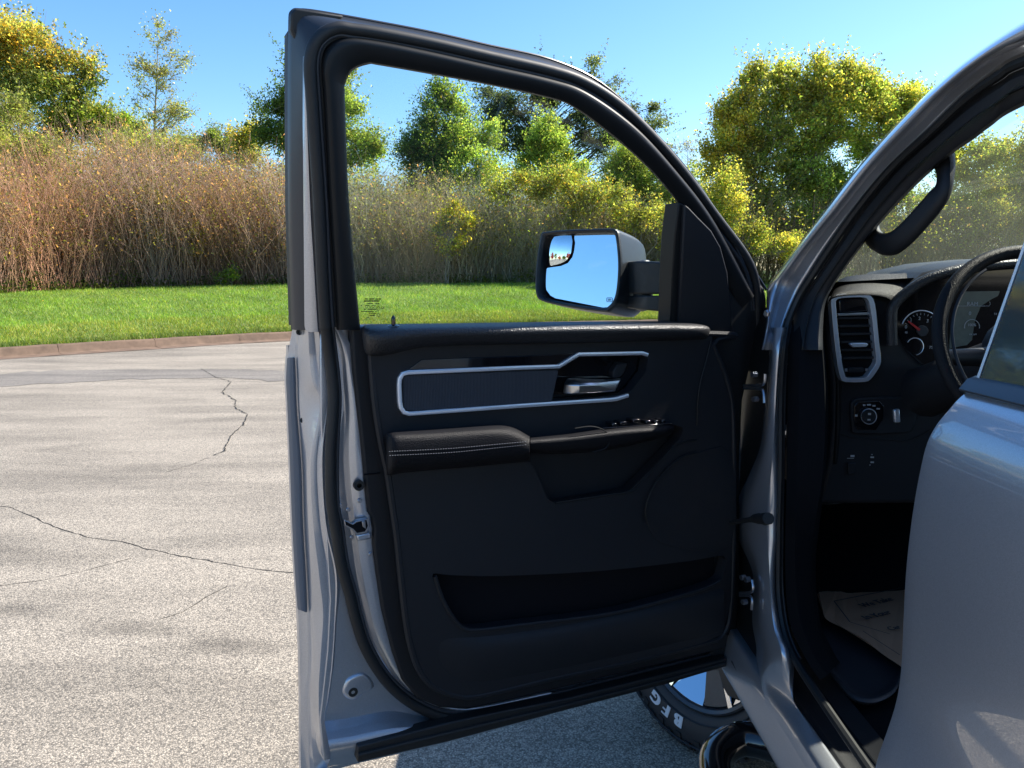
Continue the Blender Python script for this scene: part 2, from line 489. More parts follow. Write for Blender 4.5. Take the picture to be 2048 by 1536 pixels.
# ================================================================== SETTING
def plane_sheet(name, x0, x1, y0, y1, z, mat, n=2):
    xs = np.linspace(x0, x1, n); ys = np.linspace(y0, y1, n)
    v = [(x, y, z) for y in ys for x in xs]
    f = [(j * n + i, j * n + i + 1, (j + 1) * n + i + 1, (j + 1) * n + i) for j in range(n - 1) for i in range(n - 1)]
    return mesh_obj(name, v, f, mat, None, smooth=False)
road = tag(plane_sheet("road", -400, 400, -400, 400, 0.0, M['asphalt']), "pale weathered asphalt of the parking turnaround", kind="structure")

def strip_px(px, w, z):
    """thin jagged ribbon on the ground along pixel points, w = half width in metres"""
    pts = [GZ(x, y, z) for x, y in px]
    v, f = [], []
    fine = []
    for i in range(len(pts) - 1):
        a, b = pts[i], pts[i + 1]
        n = max(2, int((b - a).length / 0.04))
        for k in range(n):
            fine.append(a.lerp(b, k / n))
    fine.append(pts[-1])
    for i, p in enumerate(fine):
        t = fine[min(i + 1, len(fine) - 1)] - fine[max(i - 1, 0)]
        t.z = 0; t.normalize()
        s = Vector((-t.y, t.x, 0))
        j = s * random.gauss(0, w * 1.0)
        ww = w * random.uniform(0.35, 1.3)
        v += [p + j + s * ww, p + j - s * ww]
        if i: k = 2 * i; f.append((k - 2, k - 1, k + 1, k))
    return v, f
cracks = [
    ([(-160, 1010), (-60, 1008), (18, 1014), (57, 1029), (106, 1053), (151, 1066), (197, 1078), (242, 1083), (297, 1098), (363, 1112), (439, 1125), (515, 1139), (575, 1144), (640, 1152)], 0.0042),
    ([(401, 737), (431, 754), (462, 763), (445, 784), (472, 801), (470, 816), (495, 828), (486, 850), (478, 855), (462, 870), (448, 901), (430, 910)], 0.006),
    ([(418, 915), (375, 932), (330, 945)], 0.004),
    ([(454, 1172), (418, 1192), (363, 1225), (318, 1239)], 0.0026),
    ([(263, 1116), (182, 1138), (91, 1159), (0, 1171)], 0.0022),
]
for ci_, (px, w) in enumerate(cracks):
    v, f = strip_px(px, w, 0.0065 if ci_ == 1 else 0.0012)
    tag(mesh_obj("pavement_crack", v, f, M['crack'], road, smooth=False), kind="structure")
# smoother repair band running across the road
up = [(-500, 765), (-200, 752), (0, 748), (60, 742), (150, 740), (260, 739), (420, 739), (580, 741), (760, 744), (1000, 748)]
lo = [(-500, 800), (-200, 784), (0, 774), (80, 768), (160, 764), (270, 757), (300, 760), (420, 754), (580, 763), (760, 766), (1000, 770)]
A = [GZ(x, y, 0.004) for x, y in interp(up, 60)]; Bm = [GZ(x, y, 0.004) for x, y in interp(lo, 60)]
for L in (A, Bm):
    for p in L: p.y += random.gauss(0, 0.05)
mb = MB(); mb.loft([A, Bm]); tag(mb.build("asphalt_patch", M['patch'], None, smooth=False), "darker smooth repair band across the pale asphalt", kind="structure")

# curb -----------------------------------------------------------------------
curb_px = [(-700, 775), (-300, 737), (0, 715), (150, 705), (293, 696), (430, 687), (580, 679), (740, 671), (900, 664), (1100, 657), (1350, 651), (1600, 648), (1900, 647), (2300, 648)]
cpts = [GZ(x, y, 0.0) for x, y in cr(curb_px, 6)]
cpts = [Vector(p) for p in interp(cpts, 161)]
def nrm2(L, i):
    t = L[min(i + 1, len(L) - 1)] - L[max(i - 1, 0)]; t.z = 0; t.normalize()
    return Vector((-t.y, t.x, 0))
cn = [nrm2(cpts, i) for i in range(len(cpts))]
prof = [(-0.42, 0.006), (-0.03, 0.012), (0.0, 0.03), (0.03, 0.14), (0.06, 0.165), (0.18, 0.17), (0.19, 0.10)]
kerb = empty("kerb"); tag(kerb, "stained concrete kerb edging the lawn", kind="structure")
tot = len(cpts) - 1
seg = 8
for i in range(0, tot, seg):
    rows = []
    for j in range(i, min(i + seg, tot) + 1):
        p, n = cpts[j].copy(), cn[j]
        if j == i: p = p.lerp(cpts[min(j + 1, tot)], 0.012)
        if j == i + seg: p = p.lerp(cpts[j - 1], 0.012)
        dz = random.uniform(-0.004, 0.006)
        rows.append([p + n * (a + random.uniform(-.006, .006)) + Vector((0, 0, b + dz)) for a, b in prof])
    mb = MB(); mb.loft(rows)
    ks = mb.build("kerb_section", M['concrete'], kerb, sharp=50)

# lawn and terrain -----------------------------------------------------------
bush_px = [(-900, 630, 13), (-500, 612, 17), (-200, 600, 20), (0, 588, 22), (100, 583, 23.5), (250, 576, 25.5), (400, 572, 26.5), (580, 569, 27),
           (850, 567, 27.5), (1100, 567, 28), (1350, 568, 28.5), (1530, 570, 28.5), (1800, 570, 29), (2100, 570, 30), (2600, 570, 32), (3400, 570, 34)]
def at(px, py, y):
    d = ray(px, py); return CAM + d * (y / d.y)
bl = [at(*q) for q in bush_px]
NB = 160
bl = [Vector(p) for p in interp(cr(bl, 4), NB + 1)]
def lawn_pt(i, t):
    i = min(max(i, 0), NB - 1e-6); k = int(i); f = i - k
    a = (cpts[k] + cn[k] * 0.17 + Vector((0, 0, 0.15))).lerp(cpts[k + 1] + cn[k + 1] * 0.17 + Vector((0, 0, 0.15)), f)
    b = bl[k].lerp(bl[k + 1], f)
    p = a.lerp(b, t)
    p.z = a.z + (b.z - a.z) * (1 - (1 - t) ** 1.25)
    return p
rows = []
for j in range(15):
    rows.append([lawn_pt(i, j / 14) for i in range(NB + 1)])
for dist, dz in ((4, 0.1), (14, 0.2), (60, 0.3), (1500, 0.5)):
    rr = []
    for i in range(NB + 1):
        b = bl[i]; d = (b - Vector((0, -5, b.z))); d.z = 0; d.normalize()
        q = b + d * dist; q.z = min(b.z, 1.1) + dz; rr.append(q)
    rows.append(rr)
mb = MB(); mb.loft(rows)
tag(mb.build("lawn", M['lawn'], None), "bright green mown grass bank rising behind the kerb", kind="structure")

def np_mesh(name, V, F, mat, tint=None, parent=None, smooth=False):
    """V (n,3), F (m,k) fast mesh; tint per vertex (n,3)"""
    me = bpy.data.meshes.new(name)
    m, k = F.shape
    me.vertices.add(len(V)); me.vertices.foreach_set('co', np.ascontiguousarray(V, dtype=np.float32).ravel())
    me.loops.add(m * k); me.loops.foreach_set('vertex_index', np.ascontiguousarray(F, dtype=np.int32).ravel())
    me.polygons.add(m)
    me.polygons.foreach_set('loop_start', np.arange(0, m * k, k, dtype=np.int32))
    try: me.polygons.foreach_set('loop_total', np.full(m, k, dtype=np.int32))
    except Exception: pass
    me.update(calc_edges=True)
    if smooth: me.polygons.foreach_set('use_smooth', [True] * m)
    if tint is not None:
        a = me.attributes.new("tint", 'FLOAT_COLOR', 'POINT')
        c = np.ones((len(V), 4), np.float32); c[:, :3] = np.clip(tint, 0, 1)
        a.data.foreach_set('color', c.ravel())
    me.materials.append(mat)
    o = bpy.data.objects.new(name, me)
    return link(o, parent)

def unit(n):
    v = rng.normal(size=(n, 3)); return v / np.linalg.norm(v, axis=1, keepdims=True)
def leaves_geo(C, size, tint, elong=1.5, droop=0.0):
    n = len(C)
    a = unit(n); a[:, 2] -= droop; a /= np.linalg.norm(a, axis=1, keepdims=True)
    b = np.cross(a, unit(n)); b /= np.linalg.norm(b, axis=1, keepdims=True) + 1e-9
    s = (np.asarray(size) * rng.uniform(0.6, 1.35, n))[:, None]
    a = a * s * elong * 0.5; b = b * s * 0.5
    V = np.stack([C - a * 0.9 + b * 0.9, C - a * 0.7 - b * 1.1, C + a * 1.2], 1).reshape(-1, 3)
    F = np.arange(3 * n).reshape(n, 3)
    T = np.repeat(tint, 3, axis=0)
    return V, F, T
def stems_geo(P, Rr, tint, k=3):
    """P (n,m,3) paths, Rr (n,m) radii"""
    n, m, _ = P.shape
    t = P[:, -1] - P[:, 0]; t /= np.linalg.norm(t, axis=1, keepdims=True) + 1e-9
    a = np.cross(t, np.array([0.3, 0.9, 0.1])); a /= np.linalg.norm(a, axis=1, keepdims=True) + 1e-9
    b = np.cross(t, a)
    ang = np.arange(k) * 2 * np.pi / k
    V = P[:, :, None, :] + Rr[:, :, None, None] * (a[:, None, None, :] * np.cos(ang)[None, None, :, None] + b[:, None, None, :] * np.sin(ang)[None, None, :, None])
    V = V.reshape(-1, 3)
    idx = np.arange(n * m * k).reshape(n, m, k)
    q = np.stack([idx[:, :-1, :], np.roll(idx[:, :-1, :], -1, 2), np.roll(idx[:, 1:, :], -1, 2), idx[:, 1:, :]], -1).reshape(-1, 4)
    T = np.repeat(tint, m * k, axis=0)
    return V, q, T
def merge(L):
    V, F, T, k = [], [], [], 0
    for v, f, t in L:
        V.append(v); F.append(f + k); T.append(t); k += len(v)
    return np.concatenate(V), np.concatenate(F), np.concatenate(T)
def vary(col, n, s=0.25, hs=0.08):
    c = np.array(col)[None, :] * rng.uniform(1 - s, 1 + s, (n, 1)) * rng.uniform(1 - hs, 1 + hs, (n, 3))
    return c

# grass blades ----------------------------------------------------------------
lawnA = np.array([[tuple(lawn_pt(i, j / 20)) for j in range(21)] for i in range(NB + 1)])
def lawn_np(u, t):
    i = np.clip(u, 0, NB - 1e-4); k = i.astype(int); f = (i - k)[:, None]
    tt = np.clip(t * 20, 0, 19.999); j = tt.astype(int); g = (tt - j)[:, None]
    return (lawnA[k, j] * (1 - f) + lawnA[k + 1, j] * f) * (1 - g) + (lawnA[k, j + 1] * (1 - f) + lawnA[k + 1, j + 1] * f) * g
nb = 290000
u = rng.uniform(8, 132, nb); t = rng.uniform(0, 1, nb) ** 1.15
B0 = lawn_np(u, t)
hgt = rng.uniform(0.035, 0.085, nb) * (1 + 0.7 * (rng.uniform(size=nb) > 0.97))
cl = np.sin(B0[:, 0] * 1.9 + 1.3 * np.sin(B0[:, 1] * 1.1)) * np.sin(B0[:, 1] * 2.3 + B0[:, 0] * 0.7)
hgt *= 1 + 0.25 * cl
hgt *= np.where(t < 0.02, rng.uniform(1.0, 2.0, nb), 1.0)
lean = rng.normal(0, 0.45, (nb, 2)) * hgt[:, None]
ang = rng.uniform(0, np.pi, nb); w = rng.uniform(0.005, 0.010, nb)
dx = np.stack([np.cos(ang) * w, np.sin(ang) * w, np.zeros(nb)], 1)
top = B0 + np.concatenate([lean, hgt[:, None]], 1)
V = np.stack([B0 - dx, B0 + dx, top], 1).reshape(-1, 3)
base = vary((0.205, 0.325, 0.045), nb, 0.4, 0.15)
yel = rng.uniform(size=nb) < np.clip(0.16 + 0.14 * np.sin(B0[:, 0] * 0.8 + 2 * np.sin(B0[:, 1] * 0.5)) * np.sin(B0[:, 1] * 0.9), 0.04, 0.5)
base[yel] = vary((0.42, 0.48, 0.12), yel.sum(), 0.3)
edge = (t < 0.05)
base[edge] *= np.array([0.65, 0.6, 0.7])
mown = (t > 0.05) & (t < 0.24)
base[mown] *= np.array([1.12, 0.92, 1.0])
base *= (1 + 0.22 * cl)[:, None]
tag(np_mesh("grass", V, np.arange(3 * nb).reshape(nb, 3), M['blade'], np.repeat(base, 3, axis=0)), "short bright green grass covering the bank", kind="stuff")

# a few fallen leaves on the bank
nf = 420
uf = rng.uniform(8, 132, nf); tf = rng.uniform(0.02, 1, nf); Lf = lawn_np(uf, tf); Lf[:, 2] += 0.06
V, F, T = np.zeros(0), None, None
def fallen():
    a = unit(nf); a[:, 2] *= 0.3; b = np.cross(a, np.array([0, 0, 1.0])); b /= np.linalg.norm(b, axis=1, keepdims=True)
    s_ = rng.uniform(.02, .045, nf)[:, None]
    V = np.stack([Lf - a * s_, Lf + b * s_ * .7, Lf + a * s_, Lf - b * s_ * .7], 1).reshape(-1, 3)
    col = np.array([(.5, .36, .08), (.42, .22, .08), (.6, .55, .35), (.3, .2, .1)])[rng.integers(0, 4, nf)]
    return V, np.arange(4 * nf).reshape(nf, 4), np.repeat(col, 4, axis=0)
V, F, T = fallen()
tag(np_mesh("fallen_leaves", V, F, M['leaf'], T), "few fallen yellow and brown leaves on the grass", kind="stuff")

# thicket -----------------------------------------------------------------------
blA = np.array([tuple(p) for p in bl])
def bpos(px, back):
    """a point behind the grass edge where the ray column px crosses; back in metres"""
    px = np.asarray(px, float)
    bx = np.array([b[0] for b in bush_px], float); by = np.array([b[2] for b in bush_px], float); bp = np.array([b[1] for b in bush_px], float)
    y = np.interp(px, bx, by); py = np.interp(px, bx, bp)
    uu = (px - IMG_W / 2) / FPX; vv = (py - IMG_H / 2) / FPX
    dv = np.array(FWD)[None] + np.array(RGT)[None] * uu[:, None] - np.array(UPV)[None] * vv[:, None]
    P0 = np.array(CAM)[None] + dv * (y / dv[:, 1])[:, None]
    Pb = P0.copy(); sc = (y + back) / y
    Pb[:, :2] *= sc[:, None]
    Pb[:, 2] += 0.02 * back
    return Pb
TOPX = [-900, -200, 0, 110, 230, 300, 380, 450, 520, 590, 700, 800, 900, 1000, 1100, 1200, 1350, 1450, 1550, 1650, 1800, 2100, 3000]
TOPY = [380, 330, 310, 290, 284, 298, 318, 345, 338, 350, 372, 368, 385, 392, 402, 408, 405, 385, 390, 400, 400, 395, 380]
def stems(n, px0, px1, col1, col2, dep=(0.0, 6.0), hscale=1.0, r=(0.005, 0.011), lean=0.2, start=None):
    px = rng.uniform(px0, px1, n); back = rng.uniform(*dep, n)
    P0 = bpos(px, back)
    ty = np.interp(px, TOPX, TOPY) + 10 * np.sin(px * 0.05) + 7 * np.sin(px * 0.13 + 1)
    h = (570 - ty) / FPX * P0[:, 1] * hscale * rng.uniform(0.45, 1.06, n) * (1 + 0.07 * np.sin(px * 0.021 + back * 2.1))
    d = rng.normal(0, lean, (n, 2)); c = rng.normal(0, lean * 0.7, (n, 2)); wob = rng.normal(0, 0.17, (n, 4, 2))
    ts = np.array([0, 0.35, 0.7, 1.0])
    P = np.zeros((n, 4, 3))
    for k, tt in enumerate(ts):
        P[:, k, :2] = P0[:, :2] + d * (h * tt)[:, None] + c * (h * tt * tt)[:, None] + wob[:, k] * (k > 0)
        P[:, k, 2] = P0[:, 2] + h * tt
    rad = rng.uniform(*r, n)[:, None] * np.array([1.0, 0.8, 0.6, 0.25])[None]
    mixf = np.clip(rng.normal(0.5, 0.35, (n, 1)), 0, 1)
    tint = (np.array(col1)[None] * (1 - mixf) + np.array(col2)[None] * mixf) * rng.uniform(0.6, 1.35, (n, 1))
    w1 = np.sin(px * 0.023 + back * 1.7) + np.sin(px * 0.061 + 2.0 - back)
    tint = tint * (1 + 0.16 * w1[:, None]) * np.stack([1 + 0.10 * np.sin(px * 0.017), 1 + 0 * px, 1 - 0.10 * np.sin(px * 0.017)], 1)
    return P, rad, tint, h
def side_twigs(P, h, tint, per, length=(0.25, 0.7), r=0.005, spread=0.55, up=1.0, tmin=0.25):
    n = len(P); idx = np.repeat(np.arange(n), per); m = len(idx)
    tt = rng.uniform(tmin, 0.98, m)
    seg = np.minimum((tt * 3).astype(int), 2); f = (tt * 3 - seg)[:, None]
    S = P[idx, seg] * (1 - f) + P[idx, seg + 1] * f
    d = np.concatenate([rng.normal(0, spread, (m, 2)), np.full((m, 1), up)], 1); d /= np.linalg.norm(d, axis=1, keepdims=True)
    L = rng.uniform(*length, m)[:, None]
    E = S + d * L; Mi = (S + E) / 2 + rng.normal(0, 0.03, (m, 3))
    Q = np.stack([S, E], 1)
    rad = r * rng.uniform(0.7, 1.3, m)[:, None] * np.array([1.0, 0.35])[None]
    return Q, rad, tint[idx] * rng.uniform(0.8, 1.25, (m, 1)), E
geoS = []; leafC = []; leafT = []; leafSz = []
zones = [(-700, 330, 9500, (0.50, 0.27, 0.19), (0.27, 0.19, 0.10)),
         (300, 600, 5200, (0.48, 0.31, 0.23), (0.26, 0.19, 0.12)),
         (600, 1420, 9500, (0.44, 0.37, 0.27), (0.24, 0.22, 0.11)),
         (1380, 2700, 6000, (0.30, 0.25, 0.15), (0.20, 0.18, 0.09))]
for z, (a, b, n, c1, c2) in enumerate(zones):
    P, rad, ti, h = stems(n, a, b, c1, c2)
    geoS.append(stems_geo(P, rad, ti))
    Q, r2, t2, E = side_twigs(P, h, ti, 4, length=(0.2, 0.75), spread=0.8)
    geoS.append(stems_geo(Q, r2, t2))
    m = int(len(E) * (2.0 if z < 2 else 1.6))
    pick = rng.integers(0, len(E), m)
    C = E[pick] + rng.normal(0, 0.16, (m, 3))
    hrel = (C[:, 2] - 1.0) / 5.0
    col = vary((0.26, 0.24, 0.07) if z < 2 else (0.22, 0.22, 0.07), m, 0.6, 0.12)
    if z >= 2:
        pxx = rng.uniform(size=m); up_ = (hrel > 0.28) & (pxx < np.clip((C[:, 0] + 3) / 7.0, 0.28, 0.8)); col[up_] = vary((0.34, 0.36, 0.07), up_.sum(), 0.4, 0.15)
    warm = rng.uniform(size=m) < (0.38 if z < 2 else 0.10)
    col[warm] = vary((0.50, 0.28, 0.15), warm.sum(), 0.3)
    leafC.append(C); leafT.append(col); leafSz.append(np.full(m, 0.05))
V, F, T = merge(geoS)
tag(np_mesh("thicket_stems", V, F, M['twig'], T), "dense wall of bare reddish brown brush stems behind the grass", kind="stuff")
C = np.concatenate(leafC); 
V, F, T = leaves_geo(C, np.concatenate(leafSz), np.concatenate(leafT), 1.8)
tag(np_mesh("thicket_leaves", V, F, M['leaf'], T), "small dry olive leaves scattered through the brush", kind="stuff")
# undergrowth at the foot of the brush
n = 16000
px = rng.uniform(-300, 1900, n); P0 = bpos(px, rng.uniform(-0.15, 1.2, n)); P0[:, 2] += np.abs(rng.normal(0, 0.16, n)) * (1 + 1.2 * (np.sin(px * 0.031) > 0.4))
T0 = vary((0.10, 0.13, 0.03), n, 0.4, 0.2)
V, F, T = leaves_geo(P0, np.full(n, 0.06), T0, 1.8)
tag(np_mesh("undergrowth", V, F, M['leaf'], T), "low weeds at the foot of the brush", kind="stuff")

# trees ---------------------------------------------------------------------------
GREEN = (0.17, 0.25, 0.045); DARK = (0.085, 0.13, 0.04); OLIVE = (0.31, 0.33, 0.10); YELLOW = (0.55, 0.47, 0.09)
LIME = (0.29, 0.37, 0.09); BLUEG = (0.11, 0.145, 0.085); GOLD = (0.58, 0.40, 0.08); RED = (0.42, 0.05, 0.03)
def pdir(px, py, y):
    d = ray(px, py); return CAM + d * (y / d.y)
def tree(name, label, cat, group, base_px, Y, blobs, cols, leaf=0.10, n=9000, trunk_r=0.10, clump_r=0.42, clumps=34, bark=(0.20, 0.17, 0.13), zground=1.2, trans=None, lean=0.0, multi=1):
    """blobs: (px, py, rx px, ry px, weight); cols: list of (rgb, share, rule)"""
    k = Y / FPX
    base = pdir(base_px, 560, Y); base.z = zground
    root = empty(name, base)
    tag(root, label, cat, group)
    B = np.array(base)
    wsum = sum(b[4] for b in blobs)
    CC = []; CW = []
    for bx, by, rx, ry, wt in blobs:
        c = np.array(pdir(bx, by, Y)) - B
        nc = max(2, int(clumps * wt / wsum))
        d = unit(nc) * (rng.uniform(0.25, 1.0, nc) ** 0.5)[:, None]
        CC.append(c + d * np.array([rx * k, max(rx * k * 0.8, 0.3), ry * k])[None] * 0.88)
        CW.append(np.full(nc, 1.0))
    CC = np.concatenate(CC)
    top = CC[:, 2].max()
    geo = []
    # trunk(s)
    cen = CC.mean(0)
    forks = []
    for q in range(multi):
        tx = cen[:2] + (rng.normal(0, 0.5, 2) if multi > 1 else 0)
        hh = top * (0.93 if multi == 1 else rng.uniform(0.75, 0.95))
        m = 7
        P = np.zeros((1, m, 3))
        for i, tt in enumerate(np.linspace(0, 1, m)):
            P[0, i] = [tx[0] * tt ** 1.3 + rng.normal(0, 0.05), tx[1] * tt ** 1.3 + rng.normal(0, 0.05), hh * tt]
        rad = (trunk_r * np.linspace(1.0, 0.12, m) ** 1.1)[None]
        geo.append(stems_geo(P, rad, np.array([bark]), 7)); forks.append((P[0], rad[0]))
    # limbs to clumps
    for c in CC:
        P, rr = forks[rng.integers(0, len(forks))]
        hz = np.clip(c[2] - np.linalg.norm(c[:2] - np.array([np.interp(c[2], P[:, 2], P[:, 0]), np.interp(c[2], P[:, 2], P[:, 1])])) * rng.uniform(0.5, 1.0), 0.12 * top, P[-1, 2])
        s = np.array([np.interp(hz, P[:, 2], P[:, 0]), np.interp(hz, P[:, 2], P[:, 1]), hz])
        r0 = np.interp(hz, P[:, 2], rr) * 0.40
        mid = s * 0.45 + c * 0.55 + np.array([0, 0, 0.1]) * np.linalg.norm(c - s) + rng.normal(0, 0.06, 3)
        q1 = (s + mid) / 2 + rng.normal(0, 0.04, 3)
        geo.append(stems_geo(np.array([[s, q1, mid, c]]), np.array([[r0, r0 * .8, r0 * .55, 0.008]]), np.array([bark]), 4))
        e = c + rng.normal(0, clump_r * 0.8, (5, 3))
        geo.append(stems_geo(np.stack([np.repeat(mid[None] * .5 + c[None] * .5, 5, 0), (mid * .2 + c * .8)[None] * .5 + e * .5, e], 1), np.tile([[0.012, 0.009, 0.004]], (5, 1)), np.tile([bark], (5, 1)), 3))
    V, F, T = merge(geo)
    np_mesh("trunk", V, F, M['twig'], T * rng.uniform(0.8, 1.2, (len(T), 1)), root, smooth=True)
    # leaves
    n = int(n * 2.1); w = rng.uniform(0.3, 1.7, len(CC)); w /= w.sum()
    ci = rng.choice(len(CC), n, p=w)
    crr = clump_r * rng.uniform(0.6, 1.3, len(CC))
    L = CC[ci] + rng.normal(0, 1, (n, 3)) * crr[ci][:, None] * np.array([[1, 1, 0.75]]) * 0.62
    # upright leafy shoots give the crown a ragged outline
    ns = n // 7
    si = rng.integers(0, len(CC), len(CC) * 3)
    sb = CC[si] + rng.normal(0, 1, (len(si), 3)) * crr[si][:, None] * 0.6
    sv = np.stack([rng.normal(0, .6, len(si)), rng.normal(0, .6, len(si)), np.ones(len(si)) * .8], 1) + (CC[si] - CC.mean(0)) * 0.35
    sv /= np.linalg.norm(sv, axis=1, keepdims=True)
    k_s = rng.integers(0, len(si), ns)
    L[:ns] = sb[k_s] + sv[k_s] * (rng.uniform(0, 1, ns) * clump_r * 2.1)[:, None] + rng.normal(0, .055, (ns, 3))
    T = np.zeros((n, 3))
    hrel = (L[:, 2] - CC[:, 2].min()) / (top - CC[:, 2].min() + 1e-6)
    shares = np.array([c[1] for c in cols], float)
    p = np.tile(shares, (n, 1))
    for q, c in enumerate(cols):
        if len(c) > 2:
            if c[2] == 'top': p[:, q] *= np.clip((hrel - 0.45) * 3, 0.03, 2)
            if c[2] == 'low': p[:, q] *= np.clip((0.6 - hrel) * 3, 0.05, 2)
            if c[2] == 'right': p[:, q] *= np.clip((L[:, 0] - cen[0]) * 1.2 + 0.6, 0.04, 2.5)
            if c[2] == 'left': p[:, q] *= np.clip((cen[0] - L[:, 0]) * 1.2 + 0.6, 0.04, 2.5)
    # colours drift clump by clump
    p *= rng.gamma(1.1, 1.0, (len(CC), len(cols)))[ci] + 0.15
    p /= p.sum(1, keepdims=True)
    r = rng.uniform(size=(n, 1)); sel = (r > np.cumsum(p, 1)).sum(1); sel = np.minimum(sel, len(cols) - 1)
    C = np.array([c[0] for c in cols])
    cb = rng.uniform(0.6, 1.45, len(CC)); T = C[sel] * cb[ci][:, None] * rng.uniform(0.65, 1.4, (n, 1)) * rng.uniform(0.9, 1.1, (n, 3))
    V, F, T = leaves_geo(L, np.full(n, leaf * 0.80), T, 1.35)
    np_mesh("crown", V, F, M['leaf'], T, root)
    return root

G1 = "trees beyond the brush"
tree("leafy_tree", "tall broad tree, yellow-topped green crown, at the far left of the brush", "tree", G1, 60, 33,
     [(60, 110, 90, 80, 3), (20, 90, 70, 60, 2), (100, 200, 95, 80, 3), (140, 150, 50, 60, 1.4), (40, 260, 120, 70, 2), (-90, 120, 110, 110, 3)],
     [(OLIVE, 3), (GREEN, 2.6, 'low'), (GOLD, 2.2, 'top'), (DARK, 0.7)], leaf=0.105, n=26000, clumps=120, clump_r=0.5)
tree("willow_shrub", "pale olive willow shrub in front of the broad yellow-topped tree", "shrub", "shrubs along the brush", 40, 27.5,
     [(30, 270, 80, 90, 3), (-60, 280, 90, 100, 3), (110, 330, 60, 50, 1), (30, 380, 70, 60, 1)],
     [(OLIVE, 3), ((0.22, 0.22, 0.08), 2), (LIME, 1)], leaf=0.06, n=20000, clumps=90, clump_r=0.38, trunk_r=0.05, multi=4, zground=0.95)
tree("slim_tree", "slim sparse tree standing alone against the sky, left of the open door", "tree", G1, 318, 36,
     [(320, 70, 30, 30, .8), (318, 120, 45, 40, 1.2), (290, 150, 36, 30, 0.8), (345, 160, 36, 30, .8), (318, 215, 55, 40, 1.2), (280, 200, 30, 30, .5), (370, 120, 12, 20, .2), (355, 235, 36, 30, .8), (310, 270, 55, 36, 1.6)],
     [(OLIVE, 2), ((0.21, 0.20, 0.09), 1.6), (GREEN, 1.2, 'low'), (YELLOW, 0.5)], leaf=0.075, n=3300, clumps=90, clump_r=0.30, trunk_r=0.12, bark=(0.33, 0.29, 0.18))
tree("bushy_tree", "low green bushy tree between the broad tree and the slim sparse tree", "tree", G1, 215, 34,
     [(225, 235, 36, 36, 1.5), (200, 265, 50, 40, 1.5), (250, 275, 50, 40, 1.5)],
     [(GREEN, 2), (LIME, 2), (YELLOW, .8)], leaf=0.085, n=6500, clumps=34, clump_r=0.42)
tree("low_shrub", "yellow-green shrub at the foot of the slim sparse tree", "shrub", "shrubs along the brush", 320, 31,
     [(330, 300, 70, 28, 2), (245, 300, 50, 25, 1), (270, 320, 60, 25, 1)],
     [(LIME, 2), (OLIVE, 1.5), (GOLD, .6)], leaf=0.07, n=6000, clumps=36, clump_r=0.35, trunk_r=0.05, multi=3)
tree("crooked_tree", "small crooked tree with open branches just right of the slim sparse tree", "tree", G1, 425, 40,
     [(400, 285, 36, 22, 1.4), (435, 275, 30, 26, 1.2), (455, 300, 26, 30, 1), (385, 305, 20, 18, .5)],
     [(BLUEG, 2.4), (OLIVE, 1.8), (GREEN, 1)], leaf=0.085, n=4200, clumps=34, clump_r=0.34, trunk_r=0.13, bark=(0.28, 0.21, 0.13), multi=3)
tree("golden_tree", "small golden yellow tree beside the crooked open tree", "tree", G1, 490, 38,
     [(490, 295, 34, 36, 2), (505, 270, 20, 16, .7)],
     [(YELLOW, 2.4), (OLIVE, 1.6), (GREEN, 1.2, 'low')], leaf=0.085, n=5200, clumps=26, clump_r=0.38)
tree("dark_tree", "tall dark green tree partly hidden by the door frame's rear edge", "tree", G1, 640, 34,
     [(600, 200, 70, 60, 2), (560, 250, 55, 60, 2), (650, 170, 70, 60, 2), (690, 230, 60, 60, 2), (725, 290, 40, 45, 1.3), (640, 310, 110, 60, 2), (600, 120, 40, 30, .5)],
     [(DARK, 2.6, 'left'), (GREEN, 2.2), (LIME, 1.8, 'right'), (OLIVE, .8, 'right')], leaf=0.09, n=22000, clumps=96, clump_r=0.45)  # dark left and lime right leaves paint the sun from the right
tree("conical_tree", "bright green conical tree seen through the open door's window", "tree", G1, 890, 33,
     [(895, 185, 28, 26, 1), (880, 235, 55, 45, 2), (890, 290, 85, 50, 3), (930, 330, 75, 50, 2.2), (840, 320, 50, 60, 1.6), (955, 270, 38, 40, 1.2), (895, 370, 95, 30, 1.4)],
     [(GREEN, 2.2), (LIME, 2.8, 'right'), (DARK, 1.6, 'left'), (YELLOW, 0.25)], leaf=0.085, n=23000, clumps=105, clump_r=0.40)  # sun side put into the leaf colours: limes right, darks left
tree("oak_tree", "big dark oak with open spreading limbs, seen through the window behind the conical tree", "tree", G1, 1060, 48,
     [(985, 215, 50, 40, 1.6), (1050, 200, 70, 45, 2), (1130, 225, 70, 45, 2), (1200, 270, 60, 50, 1.6), (1010, 285, 50, 45, 1.2), (1080, 280, 50, 40, 1.2), (1240, 210, 50, 60, 1), (1300, 250, 30, 40, .6), (1120, 150, 90, 40, 1), (1205, 325, 36, 20, .5)],
     [(BLUEG, 3), ((0.075, 0.09, 0.055), 2), (OLIVE, 0.5)], leaf=0.12, n=17000, clumps=120, clump_r=0.52, trunk_r=0.30, bark=(0.07, 0.06, 0.05), multi=1)
tree("young_tree", "light green young tree in front of the dark oak", "tree", G1, 1100, 32,
     [(1098, 255, 22, 28, 1), (1105, 300, 46, 36, 2), (1080, 335, 60, 30, 1.6), (1150, 330, 40, 30, 1)],
     [(LIME, 3), (GREEN, 2), (YELLOW, .3)], leaf=0.08, n=9500, clumps=44, clump_r=0.34)
